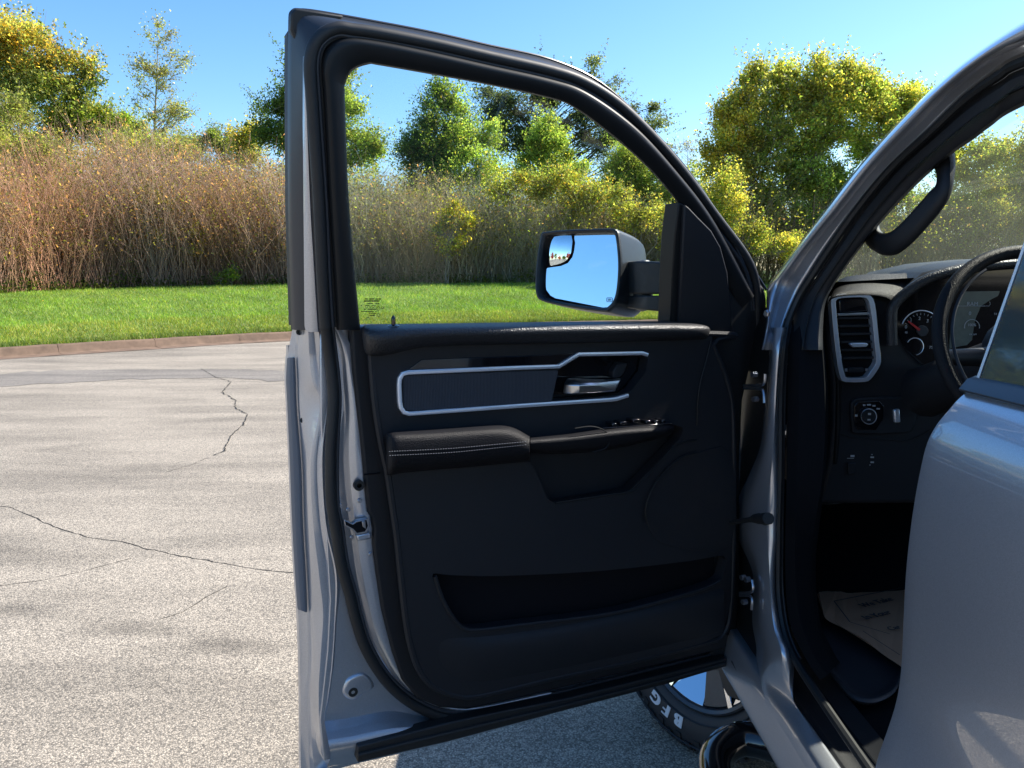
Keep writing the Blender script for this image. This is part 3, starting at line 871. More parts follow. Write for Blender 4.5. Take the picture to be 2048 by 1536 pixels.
tree("pale_willow", "pale green willow beside the window's sloping front edge", "tree", G1, 1270, 30,
     [(1245, 320, 36, 40, 1.6), (1290, 350, 55, 40, 2), (1330, 400, 60, 40, 1.4), (1240, 375, 50, 30, 1)],
     [(LIME, 3), (OLIVE, 2.4), (GREEN, .8)], leaf=0.065, n=14000, clumps=60, clump_r=0.36)
tree("bare_tree", "thin nearly bare tree just outside the door frame's sloping edge", "tree", G1, 1380, 44,
     [(1370, 300, 22, 22, 1), (1390, 330, 22, 22, 1), (1345, 290, 18, 20, .5)], [((0.25, 0.2, 0.13), 2), (OLIVE, 1)], leaf=0.06, n=500, clumps=26, clump_r=0.3, trunk_r=0.08, bark=(0.25, 0.2, 0.16))
# tall yellow-green group right of the door; dark low leaves paint the shade at the trunks
tree("yellow_tree", "tall tree with bright yellow leaves, first to the right of the open door", "tree", G1, 1475, 31,
     [(1515, 155, 20, 24, .6), (1440, 235, 18, 26, .5), (1430, 300, 22, 24, .5), (1500, 195, 38, 40, 1.4), (1475, 265, 50, 55, 2.2), (1530, 270, 60, 60, 2), (1470, 340, 60, 60, 2), (1540, 360, 70, 60, 2), (1510, 440, 90, 60, 2.2)],
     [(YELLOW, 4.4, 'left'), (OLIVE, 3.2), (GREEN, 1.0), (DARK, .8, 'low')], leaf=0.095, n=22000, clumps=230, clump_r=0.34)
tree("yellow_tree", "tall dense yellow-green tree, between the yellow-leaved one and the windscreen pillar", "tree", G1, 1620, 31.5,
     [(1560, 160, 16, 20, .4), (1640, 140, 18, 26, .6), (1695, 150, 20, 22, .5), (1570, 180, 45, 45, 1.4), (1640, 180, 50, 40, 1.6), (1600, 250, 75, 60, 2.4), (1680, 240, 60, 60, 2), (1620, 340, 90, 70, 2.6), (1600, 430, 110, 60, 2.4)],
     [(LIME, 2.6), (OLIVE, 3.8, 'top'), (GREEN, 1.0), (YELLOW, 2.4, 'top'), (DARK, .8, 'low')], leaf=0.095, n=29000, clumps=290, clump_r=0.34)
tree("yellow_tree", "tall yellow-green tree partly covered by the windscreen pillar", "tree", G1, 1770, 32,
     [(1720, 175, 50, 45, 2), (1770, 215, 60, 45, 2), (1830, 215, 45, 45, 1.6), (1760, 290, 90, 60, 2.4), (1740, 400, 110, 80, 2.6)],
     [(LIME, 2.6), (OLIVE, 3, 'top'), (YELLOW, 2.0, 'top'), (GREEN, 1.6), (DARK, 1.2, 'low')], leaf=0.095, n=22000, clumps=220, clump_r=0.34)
tree("leafy_tree", "green tree seen through the windscreen near the grab handle", "tree", "trees seen through the windscreen", 1960, 33,
     [(1950, 330, 80, 60, 2.4), (1930, 400, 100, 60, 2.4), (2030, 400, 80, 70, 2), (1960, 460, 130, 50, 2), (1820, 470, 90, 50, 1.5)],
     [(LIME, 3.2), (GREEN, 1.2), (OLIVE, 3), (YELLOW, 1.0)], leaf=0.095, n=22000, clumps=100, clump_r=0.42)
tree("leafy_tree", "yellow-green tree at the right edge, seen through the windscreen", "tree", "trees seen through the windscreen", 2120, 31,
     [(2110, 300, 70, 60, 2.4), (2080, 380, 80, 60, 2.4), (2200, 350, 90, 80, 2), (2140, 450, 120, 50, 2)],
     [(YELLOW, 2.2), (LIME, 2), (OLIVE, 2.6)], leaf=0.095, n=15000, clumps=80, clump_r=0.42)
# low green growth closing the gaps behind the brush
n = 90000
px = rng.uniform(-500, 1500, n); yy = 40 + rng.uniform(-4, 4, n)
tp_ = np.interp(px, TOPX, TOPY) - 12 - 16 * np.sin(px * 0.035) * np.sin(px * 0.011 + 1) - 8 * np.sin(px * 0.11)
tp_ = np.where((px > 755) & (px < 790), tp_ + 25, tp_)
tp_ = np.where((px > 940) & (px < 1420), tp_ - 50, tp_); tp_ = np.where((px > 660) & (px < 760), tp_ - 25, tp_)
pyy = tp_ + rng.uniform(0, 1, n) ** 0.8 * (470 - tp_) + rng.normal(0, 5, n)
uu = (px - IMG_W / 2) / FPX; vv = (pyy - IMG_H / 2) / FPX
dv = np.array(FWD)[None] + np.array(RGT)[None] * uu[:, None] - np.array(UPV)[None] * vv[:, None]
L_ = np.array(CAM)[None] + dv * (yy / dv[:, 1])[:, None]
pal = np.array([OLIVE, LIME, GREEN, YELLOW, DARK]); kk = ((np.sin(px * .04) + np.sin(px * .013 + 1) + 2) * 1.1 + rng.normal(0, .9, n)).astype(int).clip(0, 4)
V, F, T = leaves_geo(L_, np.full(n, 0.10), pal[kk] * rng.uniform(.6, 1.3, (n, 1)), 1.35)
tag(np_mesh("distant_shrubbery", V, F, M['leaf'], T), "yellow-green growth rising just above the brush", kind="stuff")
# leafy shrubs in the thicket
G2 = "shrubs along the brush"
tree("leafy_shrub", "yellow-leaved shrub in the brush, left part of the window view", "shrub", G2, 895, 27.3,
     [(895, 470, 36, 45, 1), (905, 420, 24, 24, .4), (930, 440, 16, 30, .3)], [((0.40, 0.40, 0.05), 2), (GOLD, .6), (OLIVE, 1)], leaf=0.075, n=1500, clumps=34, clump_r=0.22, trunk_r=0.02, multi=3, zground=0.95)
tree("leafy_shrub", "golden shrub above the brush, over the wing mirror", "shrub", G2, 1140, 28.5,
     [(1120, 365, 50, 28, 1.2), (1170, 385, 50, 36, 1.2), (1060, 370, 50, 22, .8), (1010, 380, 40, 20, .5), (1150, 420, 50, 30, .5)], [(OLIVE, 2.6), ((0.34, 0.32, 0.05), 1.6), (GOLD, .7), (LIME, 1.4), (GREEN, .8)], leaf=0.065, n=8000, clumps=70, clump_r=0.30, trunk_r=0.03, multi=5, zground=0.95)
tree("leafy_shrub", "scattered yellow-leaved shrub between the wing mirror and the window's front edge", "shrub", G2, 1270, 27.5,
     [(1270, 440, 30, 20, .6), (1240, 400, 40, 30, 1), (1310, 430, 50, 36, 1), (1350, 480, 40, 40, .6)], [((0.34, 0.33, 0.07), 1.2), (GOLD, .4), (OLIVE, 2.4), (GREEN, .8)], leaf=0.07, n=3600, clumps=46, clump_r=0.28, trunk_r=0.03, multi=4, zground=0.95)
tree("leafy_shrub", "yellow-leaved shrub low in the brush, left of the door", "shrub", G2, 322, 26.5,
     [(320, 440, 26, 60, 1), (300, 390, 20, 30, .4), (395, 480, 14, 30, .3)], [((0.36, 0.32, 0.06), 2), (GOLD, 1), (OLIVE, 1.5)], leaf=0.06, n=1500, clumps=34, clump_r=0.22, trunk_r=0.02, multi=3, zground=0.95)
tree("leafy_shrub", "small bright green shrub at the foot of the brush beside the door's rear edge", "shrub", G2, 460, 26.3,
     [(462, 545, 16, 14, 1), (440, 560, 12, 8, .4)], [((0.14, 0.24, 0.03), 2), (LIME, 1)], leaf=0.06, n=500, clumps=14, clump_r=0.14, trunk_r=0.012, multi=2, zground=0.95)
tree("leafy_shrub", "yellow-speckled shrub in front of the tall tree first right of the open door", "shrub", G2, 1465, 28,
     [(1450, 400, 50, 60, 2), (1480, 480, 60, 50, 1.6), (1570, 500, 70, 40, 1)], [(OLIVE, 2), (GREEN, 1.6), (YELLOW, 1.1)], leaf=0.07, n=8500, clumps=60, clump_r=0.30, trunk_r=0.03, multi=4, zground=0.95)
# young trunks at the foot of the right-hand group
P, rad, ti, h = stems(160, 1400, 1900, (0.09, 0.07, 0.05), (0.16, 0.12, 0.08), dep=(0.5, 5), r=(0.02, 0.05), lean=0.06)
V, F, T = stems_geo(P, rad, ti, 5)
tag(np_mesh("undergrowth_trunks", V, F, M['twig'], T), "slender dark trunks under the yellow-green trees", kind="stuff")

# treeline across the lot behind the viewer: shows in the wing mirror
def bg_tree(x, y, h, rx, cols, label, nl=2600):
    root = empty("maple_tree", (x, y, 0)); tag(root, label, "tree", "trees across the lot")
    m = 6; P = np.zeros((1, m, 3)); P[0, :, 2] = np.linspace(0, h * .8, m); P[0, :, 0] = rng.normal(0, .1, m)
    V, F, T = stems_geo(P, (0.2 * np.linspace(1, .15, m))[None], np.array([(0.15, .12, .09)]), 7)
    np_mesh("trunk", V, F, M['twig'], T, root)
    c = unit(40) * rng.uniform(.4, 1, (40, 1)) * np.array([[rx, rx, h * .38]]) + np.array([[0, 0, h * .6]])
    ci = rng.integers(0, 40, nl); L = c[ci] + rng.normal(0, .45, (nl, 3))
    C = np.array(cols)[rng.integers(0, len(cols), 40)][ci] * rng.uniform(.7, 1.3, (nl, 1))
    V, F, T = leaves_geo(L, np.full(nl, 0.24), C, 1.3)
    np_mesh("crown", V, F, M['leaf'], T, root)
kinds = [("red maple", [RED, (0.36, .08, .04)]), ("green tree", [GREEN, OLIVE]), ("orange maple", [GOLD, RED]), ("dark green tree", [DARK, GREEN])]
i = 0
for a in np.linspace(150, 275, 17):
    d = 42 + 6 * math.sin(a)
    kname, kc = kinds[i % 4]
    side = ["far down the lot to the left", "across the lot to the left", "across the lot behind the truck's tail", "directly behind the viewer"][min(3, i // 5)]
    ordn = ["first", "second", "third", "fourth", "fifth"][i % 5]
    bg_tree(d * math.cos(R(a)), d * math.sin(R(a)), 6 + 2.2 * math.sin(i * 1.7), 2.6, kc, f"{kname}, {ordn} of the row {side}")
    i += 1

# ================================================================== PICKUP TRUCK
from mathutils.geometry import tessellate_polygon
truck = empty("pickup_truck", (1.55, 1.0, 0.0))
tag(truck, "silver grey pickup truck with its front door wide open and front wheel turned", "pickup truck")
def part(o, label=None):
    if label: o["label"] = label
    return o
def keep(o, parent):
    o.parent = parent
    o.matrix_parent_inverse = parent.matrix_world.inverted()
    return o
# everything in the truck is modelled in world space; parenting keeps it there
def T_(o, parent=None):
    p = parent or truck
    o.parent = p
    # parents other than the root sit at the origin of world space already
    o.matrix_parent_inverse = Matrix.Translation(-truck.location) if p is truck else Matrix.Identity(4)
    return o

def holed_panel(name, outline, holes, o, depth, mat, bevel=0.004, curve=0, hole_curve=0, fn=None, nrm=None):
    fn = fn or D; nrm = nrm if nrm is not None else DN
    if curve: outline = cr(outline, curve, closed=True)
    loops = [outline] + [cr(h, hole_curve, closed=True) if hole_curve else h for h in holes]
    flat = [[Vector((x, y, 0)) for x, y in L] for L in loops]
    tris = tessellate_polygon(flat)
    pts = [q for L in loops for q in L]
    F_ = [fn(x, y, o) for x, y in pts]; B_ = [p - nrm * depth for p in F_]
    n = len(pts)
    faces = [tuple(t) for t in tris] + [tuple(i + n for i in t)[::-1] for t in tris]
    k = 0
    for L in loops:
        m = len(L)
        for i in range(m):
            a, b = k + i, k + (i + 1) % m
            faces.append((a, b, b + n, a + n))
        k += m
    return mesh_obj(name, F_ + B_, faces, mat, None, bevel=bevel, seg=3)

def sect_loft(name, stations, mat, parent=None, sub=1, fn=None, **k):
    fn = fn or D
    m = MB(); m.loft([[fn(x, y, o) for x, y, o in st] for st in stations], closed=True, caps=True)
    return m.build(name, mat, parent, subsurf=sub, **k)
def col_loft(name, cols, mat, n=5, fn=None, sub=0, thick=0.0, **k):
    fn = fn or D
    L = []
    for pl, o in cols:
        L.append([fn(x, y, o) for x, y in cr(pl, n)])
    m = MB(); m.loft(L)
    return m.build(name, mat, None, subsurf=sub, solid=thick, **k)
def disc(name, c, nrm, r, h, mat, n=20, hole=0.0, bevel=0.0):
    c = Vector(c); nrm = Vector(nrm).normalized(); a = nrm.orthogonal().normalized(); b = nrm.cross(a)
    m = MB()
    ring = lambda rr, hh: [c + (a * math.cos(2 * math.pi * i / n) + b * math.sin(2 * math.pi * i / n)) * rr + nrm * hh for i in range(n)]
    if hole:
        m.loft([ring(r, 0), ring(r, h), ring(hole, h), ring(hole, -h * .5)], closed=True)
        m.add(ring(hole, -h * .5), [tuple(range(n))])
    else:
        m.loft([ring(r, 0), ring(r, h * .7), ring(r * .8, h)], closed=True, caps=True)
    return m.build(name, mat, None)
def text_geo(s, size, O, X, Y, depth=0.0006, align='CENTER'):
    cu = bpy.data.curves.new("t", 'FONT'); cu.body = s; cu.size = size; cu.align_x = align; cu.align_y = 'CENTER'; cu.extrude = depth / 2; cu.resolution_u = 3
    ob = bpy.data.objects.new("t", cu); scene.collection.objects.link(ob)
    dg = bpy.context.evaluated_depsgraph_get()
    me = bpy.data.meshes.new_from_object(ob.evaluated_get(dg))
    X = Vector(X).normalized(); Y = Vector(Y).normalized(); Z = X.cross(Y)
    vs = [Vector(O) + X * v.co.x + Y * v.co.y + Z * v.co.z for v in me.vertices]
    fs = [tuple(p.vertices) for p in me.polygons]
    bpy.data.objects.remove(ob); bpy.data.curves.remove(cu); bpy.data.meshes.remove(me)
    return vs, fs
def texts(name, items, mat):
    m = MB()
    for it in items:
        v, f = text_geo(*it); m.add(v, f)
    return m.build(name, mat, None, smooth=False)

# ------------------------------------------------------------------ front door (open)
plate = [(640, 650), (1341, 655), (1476, 690), (1482, 800), (1482, 1200), (1462, 1322), (1340, 1357), (1100, 1414), (895, 1466), (715, 1508), (648, 1522), (640, 1440), (655, 1300), (660, 1200), (648, 1000), (642, 850)]
door = T_(dprism("front_door", plate, -0.052, 0.05, M['paint'], None, bevel=0.002))
door["label"] = "front door swung wide open"
door.name = "front_door"
def DP(o, label=None):
    T_(o, door); o.matrix_parent_inverse = (Matrix.Translation(truck.location) @ Matrix.Translation(-truck.location)).inverted()
    return part(o, label)
c0 = [(586, 640), (583, 668), (575, 715), (573, 760), (575, 800), (581, 937), (585, 1046), (591, 1150), (596, 1220), (600, 1335), (601, 1417), (601, 1500), (602, 1560)]
c1 = [(594, 640), (594, 668), (592, 715), (594, 760), (596, 820), (605, 937), (608, 1046), (614, 1150), (617, 1225), (619, 1307), (617, 1390), (621, 1500), (624, 1556)]
c2 = [(606, 640), (606, 668), (604, 715), (606, 760), (608, 820), (608, 937), (612, 1046), (619, 1150), (624, 1225), (625, 1307), (626, 1390), (634, 1490), (660, 1532)]
c3 = [(612, 640), (616, 668), (619, 715), (626, 765), (646, 805), (622, 915), (626, 1040), (638, 1150), (648, 1225), (642, 1307), (637, 1390), (642, 1470), (662, 1505)]
c4 = [(632, 640), (638, 668), (645, 715), (652, 765), (653, 810), (644, 915), (652, 1046), (674, 1150), (671, 1253), (666, 1330), (658, 1390), (648, 1440), (655, 1470)]
c5 = [(640, 640), (648, 668), (655, 715), (662, 765), (665, 820), (655, 915), (660, 1046), (684, 1150), (674, 1253), (669, 1332), (661, 1392), (652, 1440), (659, 1466)]
c34 = [((a[0] + b[0]) / 2, (a[1] + b[1]) / 2) for a, b in zip(c3, c4)]
DP(col_loft("shut_flange", [(c0, -0.125), (c1, -0.115), ([(x + 2, y) for x, y in c1], -0.10), (c2, -0.092), (c3, -0.052), ([(x + 2, y) for x, y in c34], -0.066), (c4, -0.044), (c5, -0.056)], M['paint'], n=6, sub=1), "painted shut face of the open door")
# outer skin seen edge on
mb = MB()
so = [q for q in cr(c0, 5) if q[1] > 700]
so = [(so[0][0], 690)] + so
mb.loft([[D(x, y, -0.125) for x, y in so], [D(x, y, -0.135) - DU * 0.004 for x, y in so], [D(x, y, -0.14) + DU * 0.03 for x, y in so], [D(x, y, -0.15) + DU * 0.95 for x, y in so]])
DP(mb.build("outer_skin", M['paint'], None))
DP(col_loft("edge_seal", [([(x - 2, y) for x, y in c1[2:9]], -0.110), ([(x - 6, y) for x, y in c1[2:9]], -0.104), ([(x + 5, y) for x, y in c0[2:9]], -0.108), ([(x - 1, y) for x, y in c0[2:9]], -0.121)], M['strip'], n=6, sub=1), "rubber strip down the door's rear edge")
# bottom ledge and lower corner
DP(col_loft("bottom_ledge", [
    ([(648, 1440), (700, 1433), (781, 1420), (850, 1434), (893, 1446), (1100, 1408), (1300, 1358), (1460, 1318)], -0.054),
    ([(650, 1450), (700, 1444), (781, 1428), (850, 1441), (893, 1449), (1100, 1410), (1300, 1361), (1460, 1320)], -0.045),
    ([(656, 1482), (704, 1475), (781, 1460), (850, 1453), (893, 1453), (1100, 1413), (1300, 1364), (1460, 1323)], -0.010),
    ([(660, 1500), (710, 1492), (781, 1474), (850, 1462), (895, 1458), (1100, 1416), (1300, 1366), (1460, 1325)], -0.006),
    ([(662, 1518), (712, 1508), (781, 1490), (850, 1473), (895, 1463), (1100, 1419), (1300, 1368), (1460, 1327)], -0.018),
    ([(655, 1532), (712, 1524), (781, 1505), (850, 1488), (895, 1477), (1100, 1424), (1300, 1372), (1460, 1330)], -0.045),
], M['paint'], n=4, sub=1))
DP(col_loft("lower_hem", [
    ([(602, 1560), (640, 1545), (715, 1527), (800, 1507), (895, 1484), (1100, 1430)], -0.125),
    ([(624, 1548), (645, 1535), (715, 1518), (800, 1498), (895, 1476), (1100, 1424)], -0.11),
    ([(648, 1540), (665, 1530), (715, 1518), (800, 1496), (895, 1474), (1100, 1422)], -0.05)], M['paint'], n=4, sub=1))
bs_top = [(715, 1493), (800, 1471), (895, 1446), (1000, 1424), (1136, 1397), (1340, 1346), (1454, 1316)]
bs_bot = [(1454, 1333), (1392, 1351), (1340, 1367), (1136, 1420), (1000, 1456), (895, 1484), (800, 1506), (715, 1526)]
DP(dprism("bottom_seal", bs_top + bs_bot, 0.004, 0.03, M['rubber'], None, bevel=0.003), "black rubber strip along the door bottom")
DP(dtube("bottom_seal_rib", [(716, 1510), (895, 1466), (1136, 1409), (1340, 1357), (1450, 1326)], 0.006, 0.004, M['rubber'], None))
# main weatherstrip loop
seal = [(652, 655), (646, 560), (640, 420), (632, 300), (625, 200), (621, 130), (628, 92), (648, 68), (676, 57), (704, 60), (760, 68), (868, 89), (977, 114), (1100, 142), (1166, 165), (1232, 206), (1298, 268), (1362, 340), (1430, 432), (1492, 516), (1512, 575), (1514, 650)]
DP(dtube("weatherstrip", seal, -0.022, 0.0115, M['rubber'], None, curve=5, n=10), "black rubber weatherstrip round the window frame")
seal2 = [(652, 655), (658, 700), (665, 760), (667, 810), (662, 900), (663, 1000), (674, 1070), (683, 1130), (700, 1190), (712, 1240), (733, 1300), (775, 1365), (832, 1411), (905, 1436), (1000, 1424), (1100, 1402), (1300, 1352), (1440, 1316), (1468, 1290)]
DP(dtube("weatherstrip", seal2, -0.030, 0.0115, M['rubber'], None, curve=5, n=10), "black rubber weatherstrip round the lower door")
def shift(pl, d):
    out = []
    for i, (x, y) in enumerate(pl):
        a = pl[max(i - 1, 0)]; b = pl[min(i + 1, len(pl) - 1)]
        tx, ty = b[0] - a[0], b[1] - a[1]; l = math.hypot(tx, ty) or 1
        out.append((x - ty / l * d, y + tx / l * d))
    return out
DP(dtube("weatherstrip_lip", shift(seal, 13), -0.020, 0.0045, M['rubber2'], None, curve=5, n=8))
DP(dtube("weatherstrip_lip", shift(seal, 19), -0.026, 0.004, M['rubber'], None, curve=5, n=8))
DP(dtube("weatherstrip_lip", shift(seal2, -12), -0.030, 0.0045, M['rubber2'], None, curve=5, n=8))

# painted band between seal and trim
bandL = [(664, 650), (676, 700), (680, 760), (684, 830), (675, 900), (676, 960), (684, 1030), (693, 1100), (702, 1160), (718, 1225), (735, 1280), (765, 1335), (815, 1388), (880, 1418), (940, 1424), (1100, 1394)]
bandR = [(668, 652), (697, 700), (704, 740), (716, 820), (723, 880), (729, 940), (733, 1000), (744, 1060), (746, 1100), (757, 1165), (768, 1230), (782, 1290), (800, 1345), (842, 1398), (890, 1414), (940, 1419), (1100, 1386)]
bandL = interp(cr(bandL, 4), 40); bandR = interp(cr(bandR, 4), 40)
mid = lambda f: [(a[0] * (1 - f) + b[0] * f, a[1] * (1 - f) + b[1] * f) for a, b in zip(bandL, bandR)]
DP(col_loft("inner_shut_band", [(bandL, -0.052), (mid(0.25), -0.050), (mid(0.42), -0.030), (mid(0.8), -0.026), ([(x + 8, y - 4) for x, y in bandR], -0.030)], M['paint'], n=1, sub=1), "painted band beside the door trim")
# latch
DP(disc("bump_stop", D(716, 969, -0.022), DN, 0.0105, 0.010, M['rubber'], hole=0.005))
DP(dprism("latch_recess", [(688, 1040), (706, 1047), (712, 1042), (736, 1037), (740, 1052), (734, 1066), (712, 1070), (705, 1060), (690, 1052)], -0.012, 0.012, M['steel'], None, bevel=0.001), "steel latch surround")
DP(dprism("latch_mouth", [(690, 1042), (706, 1050), (713, 1045), (733, 1040), (736, 1052), (730, 1063), (714, 1066), (707, 1058), (692, 1050)], -0.0115, 0.004, M['dark'], None, bevel=0.0))
DP(dprism("latch_claw", [(724, 1043), (731, 1042), (732, 1058), (726, 1054)], -0.008, 0.006, M['steel'], None, bevel=0.001))
DP(dprism("striker_ledge", [(712, 1070), (742, 1064), (745, 1078), (716, 1084)], -0.014, 0.016, M['paint'], None, bevel=0.004))
for (x, y, r, o_) in [(680, 1010, 5, -.03), (696, 1019, 5, -.026), (719, 1001, 5, -.026), (703, 1074, 5, -.028), (741, 1108, 5, -.026)]:
    DP(disc("latch_screw", D(x, y, o_), DN, r * 0.0009, 0.003, M['steel'], n=12))
for (x, y) in [(681, 1344), (712, 1332), (753, 1410), (723, 1421), (697, 1432), (668, 1441)]:
    DP(disc("spot_weld", D(x, y, -0.052), DN, 0.0032, 0.0012, M['paint'], n=10, hole=0.0017))
DP(disc("drain_plug", D(705, 1382, -0.052), DN, 0.010, 0.006, M['rubber'], hole=0.004))
DP(disc("edge_plug", D(598, 664, -0.10), DN, 0.006, 0.004, M['rubber'], n=14, hole=0.003))
DP(disc("edge_plug", D(606, 840, -0.10), DN, 0.006, 0.004, M['rubber'], n=14, hole=0.003))
DP(dcushion("pressed_boss", [(690, 1362), (700, 1352), (722, 1344), (738, 1352), (748, 1372), (730, 1384), (712, 1398), (696, 1398), (684, 1384)], -0.053, 0.01, M['paint'], None, curve=3, puff=0.006, inset=0.72), None)

# upper frame
F0 = [(583, 660), (577, 420), (576, 200), (577, 60), (583, 21), (620, 20), (759, 44), (868, 65), (977, 90), (1100, 118), (1200, 165), (1295, 252), (1374, 340), (1450, 452), (1530, 577)]
F1 = [(592, 660), (585, 420), (584, 200), (585, 72), (592, 33), (625, 29), (759, 52), (868, 73), (977, 98), (1100, 126), (1196, 171), (1290, 257), (1369, 344), (1445, 456), (1524, 581)]
F2 = [(608, 660), (606, 420), (604, 200), (605, 110), (616, 62), (660, 38), (759, 58), (868, 79), (977, 104), (1100, 131), (1190, 174), (1285, 260), (1363, 347), (1440, 459), (1518, 584)]
F3 = [(634, 660), (622, 420), (614, 200), (613, 130), (628, 78), (668, 50), (759, 64), (868, 85), (977, 110), (1100, 137), (1185, 177), (1281, 262), (1359, 349), (1436, 461), (1514, 586)]
F4 = [(672, 660), (657, 420), (645, 200), (641, 130), (654, 92), (690, 73), (759, 79), (868, 101), (977, 126), (1100, 154), (1176, 181), (1272, 250), (1354, 340), (1430, 440), (1510, 590)]
F5 = [(694, 660), (680, 420), (668, 200), (665, 150), (680, 110), (712, 92), (759, 97), (868, 119), (977, 144), (1100, 172), (1168, 198), (1262, 265), (1346, 350), (1422, 452), (1502, 600)]
FW = [(721, 660), (699, 420), (690, 200), (692, 165), (706, 141), (737, 129), (759, 131), (868, 150), (977, 170), (1100, 197), (1150, 217), (1235, 281), (1318, 360), (1400, 470), (1480, 620)]
DP(col_loft("outer_frame", [(F0, -0.145), ([(x - 1, y - 1) for x, y in F0], -0.10), (F1, -0.085), (F2, -0.060), (F3, -0.045), (F4, -0.035)], M['molding'], n=5), "dark outer window frame")
wt = [(F4, -0.036)]
lerp2 = lambda A, B_, f: [(a[0] * (1 - f) + b[0] * f, a[1] * (1 - f) + b[1] * f) for a, b in zip(A, B_)]
wt += [(lerp2(F4, F5, 0.12), -0.012), (lerp2(F4, F5, 0.35), -0.002), (lerp2(F4, F5, 0.8), 0.000), (lerp2(F5, FW, 0.5), -0.004), (lerp2(F5, FW, 0.96), -0.012), (FW, -0.018), (FW, -0.07)]
DP(col_loft("window_trim", wt, M['trimblack'], n=6, sub=1), "satin black trim round the window")
DP(dtube("frame_moulding", [(x + 2, y + 2) for x, y in F0[4:]], -0.098, 0.0035, M['molding'], None, curve=5))
DP(dprism("corner_cap", [(582, 26), (590, 15), (640, 22), (690, 31), (665, 44), (640, 58), (620, 80), (611, 104), (600, 100), (590, 80), (582, 60)], -0.078, 0.03, M['rubber'], None, bevel=0.004), "rubber corner cap at the frame's top")
DP(dprism("rear_frame_strip", [(575, 62), (583, 60), (583, 420), (585, 600), (589, 652), (583, 652), (576, 420), (575, 200)], -0.118, 0.03, M['rubber'], None, bevel=0.001))
DP(col_loft("frame_flange", [([(606, 112), (605, 200), (606, 300), (607, 420), (608, 540), (609, 664)], -0.056), ([(608, 112), (608, 200), (611, 300), (613, 420), (617, 540), (621, 664)], -0.045), ([(610, 112), (612, 200), (616, 300), (621, 420), (629, 540), (637, 664)], -0.040), ([(614, 112), (617, 200), (621, 300), (627, 420), (636, 540), (646, 664)], -0.050)], M['paint'], n=4, sub=1), "silver metal strip beside the window seal")

# glass
gp = [(700, 668), (690, 420), (680, 200), (682, 155), (700, 128), (740, 118), (868, 138), (1100, 185), (1170, 212), (1245, 270), (1310, 330), (1366, 405), (1352, 668)]
DP(dprism("window_glass", gp, -0.055, 0.004, M['glass'], None, bevel=0), "clear front door window")
mk = MB()
rr = random.Random(3)
def dash_at(x, y, w, h):
    a = [D(x, y, -0.0545), D(x + w, y, -0.0545), D(x + w, y + h, -0.0545), D(x, y + h, -0.0545)]
    mk.add(a, [(0, 1, 2, 3)])
for (x0, x1, y, h, den) in [(729, 763, 598, 2.6, .8), (728, 763, 602, 3.0, .97), (732, 759, 607, 1.7, .8), (722, 753, 611.5, 1.6, .6), (728, 752, 615, 1.4, .35), (728, 752, 618.5, 2.0, .85), (722, 753, 623, 1.6, .7), (738, 752, 626.5, 1.6, .9), (732, 750, 630.5, 2.2, .85), (733, 741, 635, 1.2, .5), (731, 740, 638, 1.2, .5)]:
    x = x0
    while x < x1:
        w = rr.uniform(1.2, 3.0)
        if rr.random() < den: dash_at(x, y - h / 2, min(w, x1 - x), h)
        x += w + 0.35
def ring2(cx, cy, r, w):
    P_ = [D(cx + r * math.cos(a), cy + r * math.sin(a), -0.0545) for a in np.linspace(0, 2 * math.pi, 13)[:-1]]
    Q_ = [D(cx + (r - w) * math.cos(a), cy + (r - w) * math.sin(a), -0.0545) for a in np.linspace(0, 2 * math.pi, 13)[:-1]]
    mk.loft([P_, Q_], closed=True)
ring2(757, 617, 4, 1); ring2(765.5, 615.5, 2.6, 1.2); ring2(757, 630, 3.6, .8)
DP(mk.build("glass_marking", M['mark'], None, smooth=False), "tiny black certification print on the glass")
DP(dprism("window_divider", [(1358, 404), (1372, 411), (1368, 500), (1360, 656), (1341, 656), (1345, 540), (1350, 470)], -0.006, 0.05, M['trimblack'], None, bevel=0.003), "upright bar at the window's front edge")
sail = [(1370, 408), (1380, 416), (1396, 433), (1423, 460), (1442, 493), (1456, 545), (1461, 600), (1465, 668), (1357, 668), (1362, 560)]
DP(dprism("sail_panel", sail, 0.004, 0.03, M['plastic'], None, bevel=0.004), "triangular black panel ahead of the window")
hs = [(1425, 640), (1462, 560), (1500, 560), (1524, 571), (1530, 577), (1534, 600), (1534, 640), (1524, 672), (1512, 715), (1498, 745), (1486, 800), (1480, 900), (1479, 1200), (1471, 1300), (1452, 1328), (1425, 1334)]
DP(dprism("hinge_side_cover", hs, -0.020, 0.08, M['rubber'], None, bevel=0.006), "black cover at the hinge end of the door")
DP(dtube("frame_rib", [(1440, 440), (1470, 490), (1490, 535), (1503, 575), (1508, 620)], -0.018, 0.003, M['molding'], None, curve=4))

